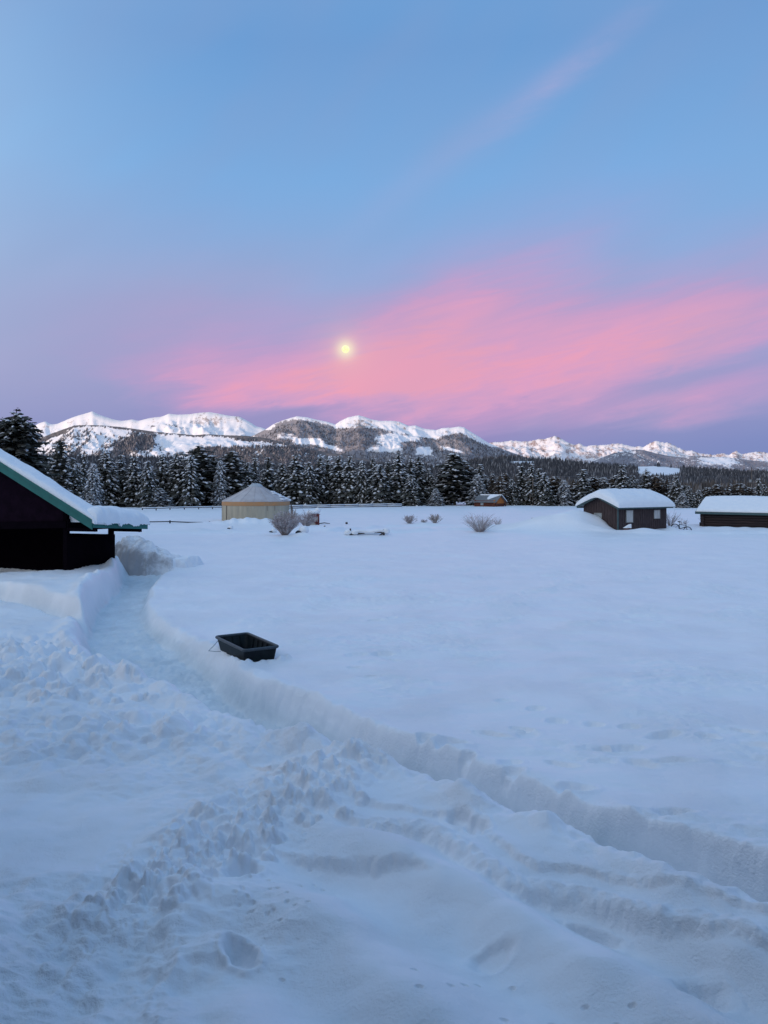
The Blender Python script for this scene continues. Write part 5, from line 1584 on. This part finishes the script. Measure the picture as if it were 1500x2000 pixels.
# ------------------------------------------------------------------ cargo sled (black plastic tub)
def sled():
    f = G(477.3, 1264.7, .33)
    a = R(32)
    t = thing('cargo_sled', 'empty black plastic cargo sled lying on snow beside the dug path', 'sled', (f[0], f[1], -.07), a)
    W, L, H = .80, 1.80, .33      # local x = short front edge, local y = long side
    tp = .06
    def rr(x0, x1, y0, y1, z, r, n=5):
        pts = []
        for (cx, cy, a0) in ((x1-r, y0+r, -90), (x1-r, y1-r, 0), (x0+r, y1-r, 90), (x0+r, y0+r, 180)):
            for k in range(n+1):
                an = R(a0+90*k/n); pts.append((cx+r*math.cos(an), cy+r*math.sin(an), z))
        return pts
    zt = lambda y: 0.0
    rings = [rr(0, W, 0, L, H, .08), rr(.012, W-.012, .012, L-.012, H-.03, .08), rr(tp*.6, W-tp*.6, tp*.6, L-tp*1.4, .12, .10), rr(tp, W-tp, tp, L-tp*2.0, -.02, .10)]
    inn = [rr(tp+.02, W-tp-.02, tp+.02, L-tp*2-.02, .01, .09), rr(tp*.6+.02, W-tp*.6-.02, tp*.6+.02, L-tp*1.4-.02, .13, .09), rr(.03, W-.03, .03, L-.03, H-.01, .07)]
    n = len(rings[0])
    mb = MB()
    allr = [rings[1], rings[2], rings[3], inn[0], inn[1], inn[2]]
    vs = [p for r_ in allr for p in r_]
    fs = []
    for i in (0, 1, 3, 4):
        for k in range(n): fs.append((i*n+k, (i+1)*n+k, (i+1)*n+(k+1) % n, i*n+(k+1) % n))
    fs.append(tuple(2*n+k for k in range(n))); fs.append(tuple(3*n+(n-1-k) for k in range(n)))
    mb.add(vs, fs); mb.build('tub', M['poly'], t, False)
    # rolled rim
    mb = MB(); ctr = rr(.0, W, .0, L, H, .08)
    mb.tube(ctr+[ctr[0]], .034, 8, False); mb.build('rim', M['poly_rim'], t, True)
    # ribs on the inner walls
    for side in (0, 1):
        for k in range(5):
            y = .28+k*.26
            x0 = .045 if side == 0 else W-.045
            x1 = .085 if side == 0 else W-.085
            mb = MB(); mb.tube([(x0, y, H-.03), (x1, y, .02)], .020, 5); mb.build('rib', M['poly'], t)
    for k in range(3):
        x = .22+k*.18
        mb = MB(); mb.tube([(x, L-.045, H-.03), (x, L-.13, .02)], .022, 5); mb.build('rib', M['poly'], t)
    # snow left in the bottom and pale scuff
    mb = MB(); mb.blob((.50, 1.22, .03), (.10, .26, .05), 3, 10, 6, .15); mb.build('snow_patch', M['snow'], t, True)
    mb = MB(); mb.add([(.60, 1.30, .13), (.64, 1.30, .26), (.68, 1.34, .27), (.655, 1.36, .12)], [(0, 1, 2, 3)]); 
    # rope at the far-left end
    mb = MB(); mb.tube([(.06, L+.0, H-.10), (-.04, L+.06, .10), (-.14, L+.0, .05), (-.22, L-.14, .055), (-.12, L-.26, .05), (.0, L-.34, .05)], .009, 5); mb.build('rope', M['rope'], t)
sled()
# ------------------------------------------------------------------ moon
ma, me_ = px_dir(675, 682)
D = 32000
mb = MB(); rad = D*math.tan(R(.29))
mp = bpy.data.materials.new('moonlight'); mp.use_nodes = True
b = mp.node_tree.nodes['Principled BSDF']
b.inputs['Base Color'].default_value = (0, 0, 0, 1)
w = NB(mp.node_tree)
tc = w.n('ShaderNodeTexCoord')
nz = w.noise(tc.outputs['Object'], 2.2/rad, 3, .5)
w.put(b.inputs['Emission Color'], w.mix(w.mapr(nz, .35, .65), (1.0, 0.98, .42, 1), (1.0, 1.0, .68, 1)))
b.inputs['Emission Strength'].default_value = 1.0
mb.blob((0, 0, 0), (rad, rad, rad), 0, 32, 20, 0.0)
o = mb.build('moon', mp, None, True)
o.location = (D*math.sin(R(ma))*math.cos(R(me_)), D*math.cos(R(ma))*math.cos(R(me_)), EYE+D*math.sin(R(me_)))
tag(o, 'full yellow moon low in the pink sky over the mountains', 'moon')

# ------------------------------------------------------------------ unseen house added at the viewer's back, sized to darken the near snow
def shade_lodge():
    t = thing('shade_lodge', 'unseen log house added behind the viewer to shade the near snow', 'building', (-2, -1.6, 0))
    for i in range(30):
        z = -.2+i*.30
        mb = MB(); mb.tube([(-17, 0, z), (15, 0, z)], .16, 8); mb.build('log', M['log'], t)
    mb = MB(); mb.box(-16.8, 14.8, -9, -.05, -.5, 8.9); mb.build('wall', M['log'], t)
    mb = MB()
    mb.hexa([(-18, .12, 6.75), (16, .12, 6.75), (16, 3.4, 6.3), (-18, 3.4, 6.3), (-18, .12, 6.95), (16, .12, 6.95), (16, 3.4, 6.5), (-18, 3.4, 6.5)])  # unseen porch roof added to cut sky light on the near snow
    mb.hexa([(-18, .7, 8.7), (16, .7, 8.7), (16, -4.5, 11.6), (-18, -4.5, 11.6), (-18, .7, 8.85), (16, .7, 8.85), (16, -4.5, 11.75), (-18, -4.5, 11.75)])
    mb.hexa([(-18, -9.7, 8.7), (-18, -4.5, 11.6), (16, -4.5, 11.6), (16, -9.7, 8.7), (-18, -9.7, 8.85), (-18, -4.5, 11.75), (16, -4.5, 11.75), (16, -9.7, 8.85)])
    mb.build('roof', M['metal_roof'], t)
    # unseen wing added on the left to shade the near-left snow
    mb = MB(); mb.box(-16.8, -5.9, .13, 10.2, -.5, 7.4); mb.build('wall', M['log'], t)
    for i in range(25):
        z = -.2+i*.30
        mb = MB(); mb.tube([(-5.88, .3, z), (-5.88, 10.4, z)], .16, 8); mb.build('log', M['log'], t)
    mb = MB(); mb.hexa([(-11.5, 0.2, 10.2), (-5.2, 0.2, 7.3), (-5.2, 11, 7.3), (-11.5, 11, 10.2), (-11.5, 0.2, 10.4), (-5.2, 0.2, 7.5), (-5.2, 11, 7.5), (-11.5, 11, 10.4)])
    mb.hexa([(-17.6, 0.2, 7.3), (-11.5, 0.2, 10.2), (-11.5, 11, 10.2), (-17.6, 11, 7.3), (-17.6, 0.2, 7.5), (-11.5, 0.2, 10.4), (-11.5, 11, 10.4), (-17.6, 11, 7.5)])
    mb.build('roof', M['metal_roof'], t)
shade_lodge()
print('objects', len(bpy.data.objects), 'tris', sum(len(p.vertices)-2 for m in bpy.data.meshes if len(m.polygons) < 50000 for p in m.polygons)+sum(len(m.polygons)*2 for m in bpy.data.meshes if len(m.polygons) >= 50000))
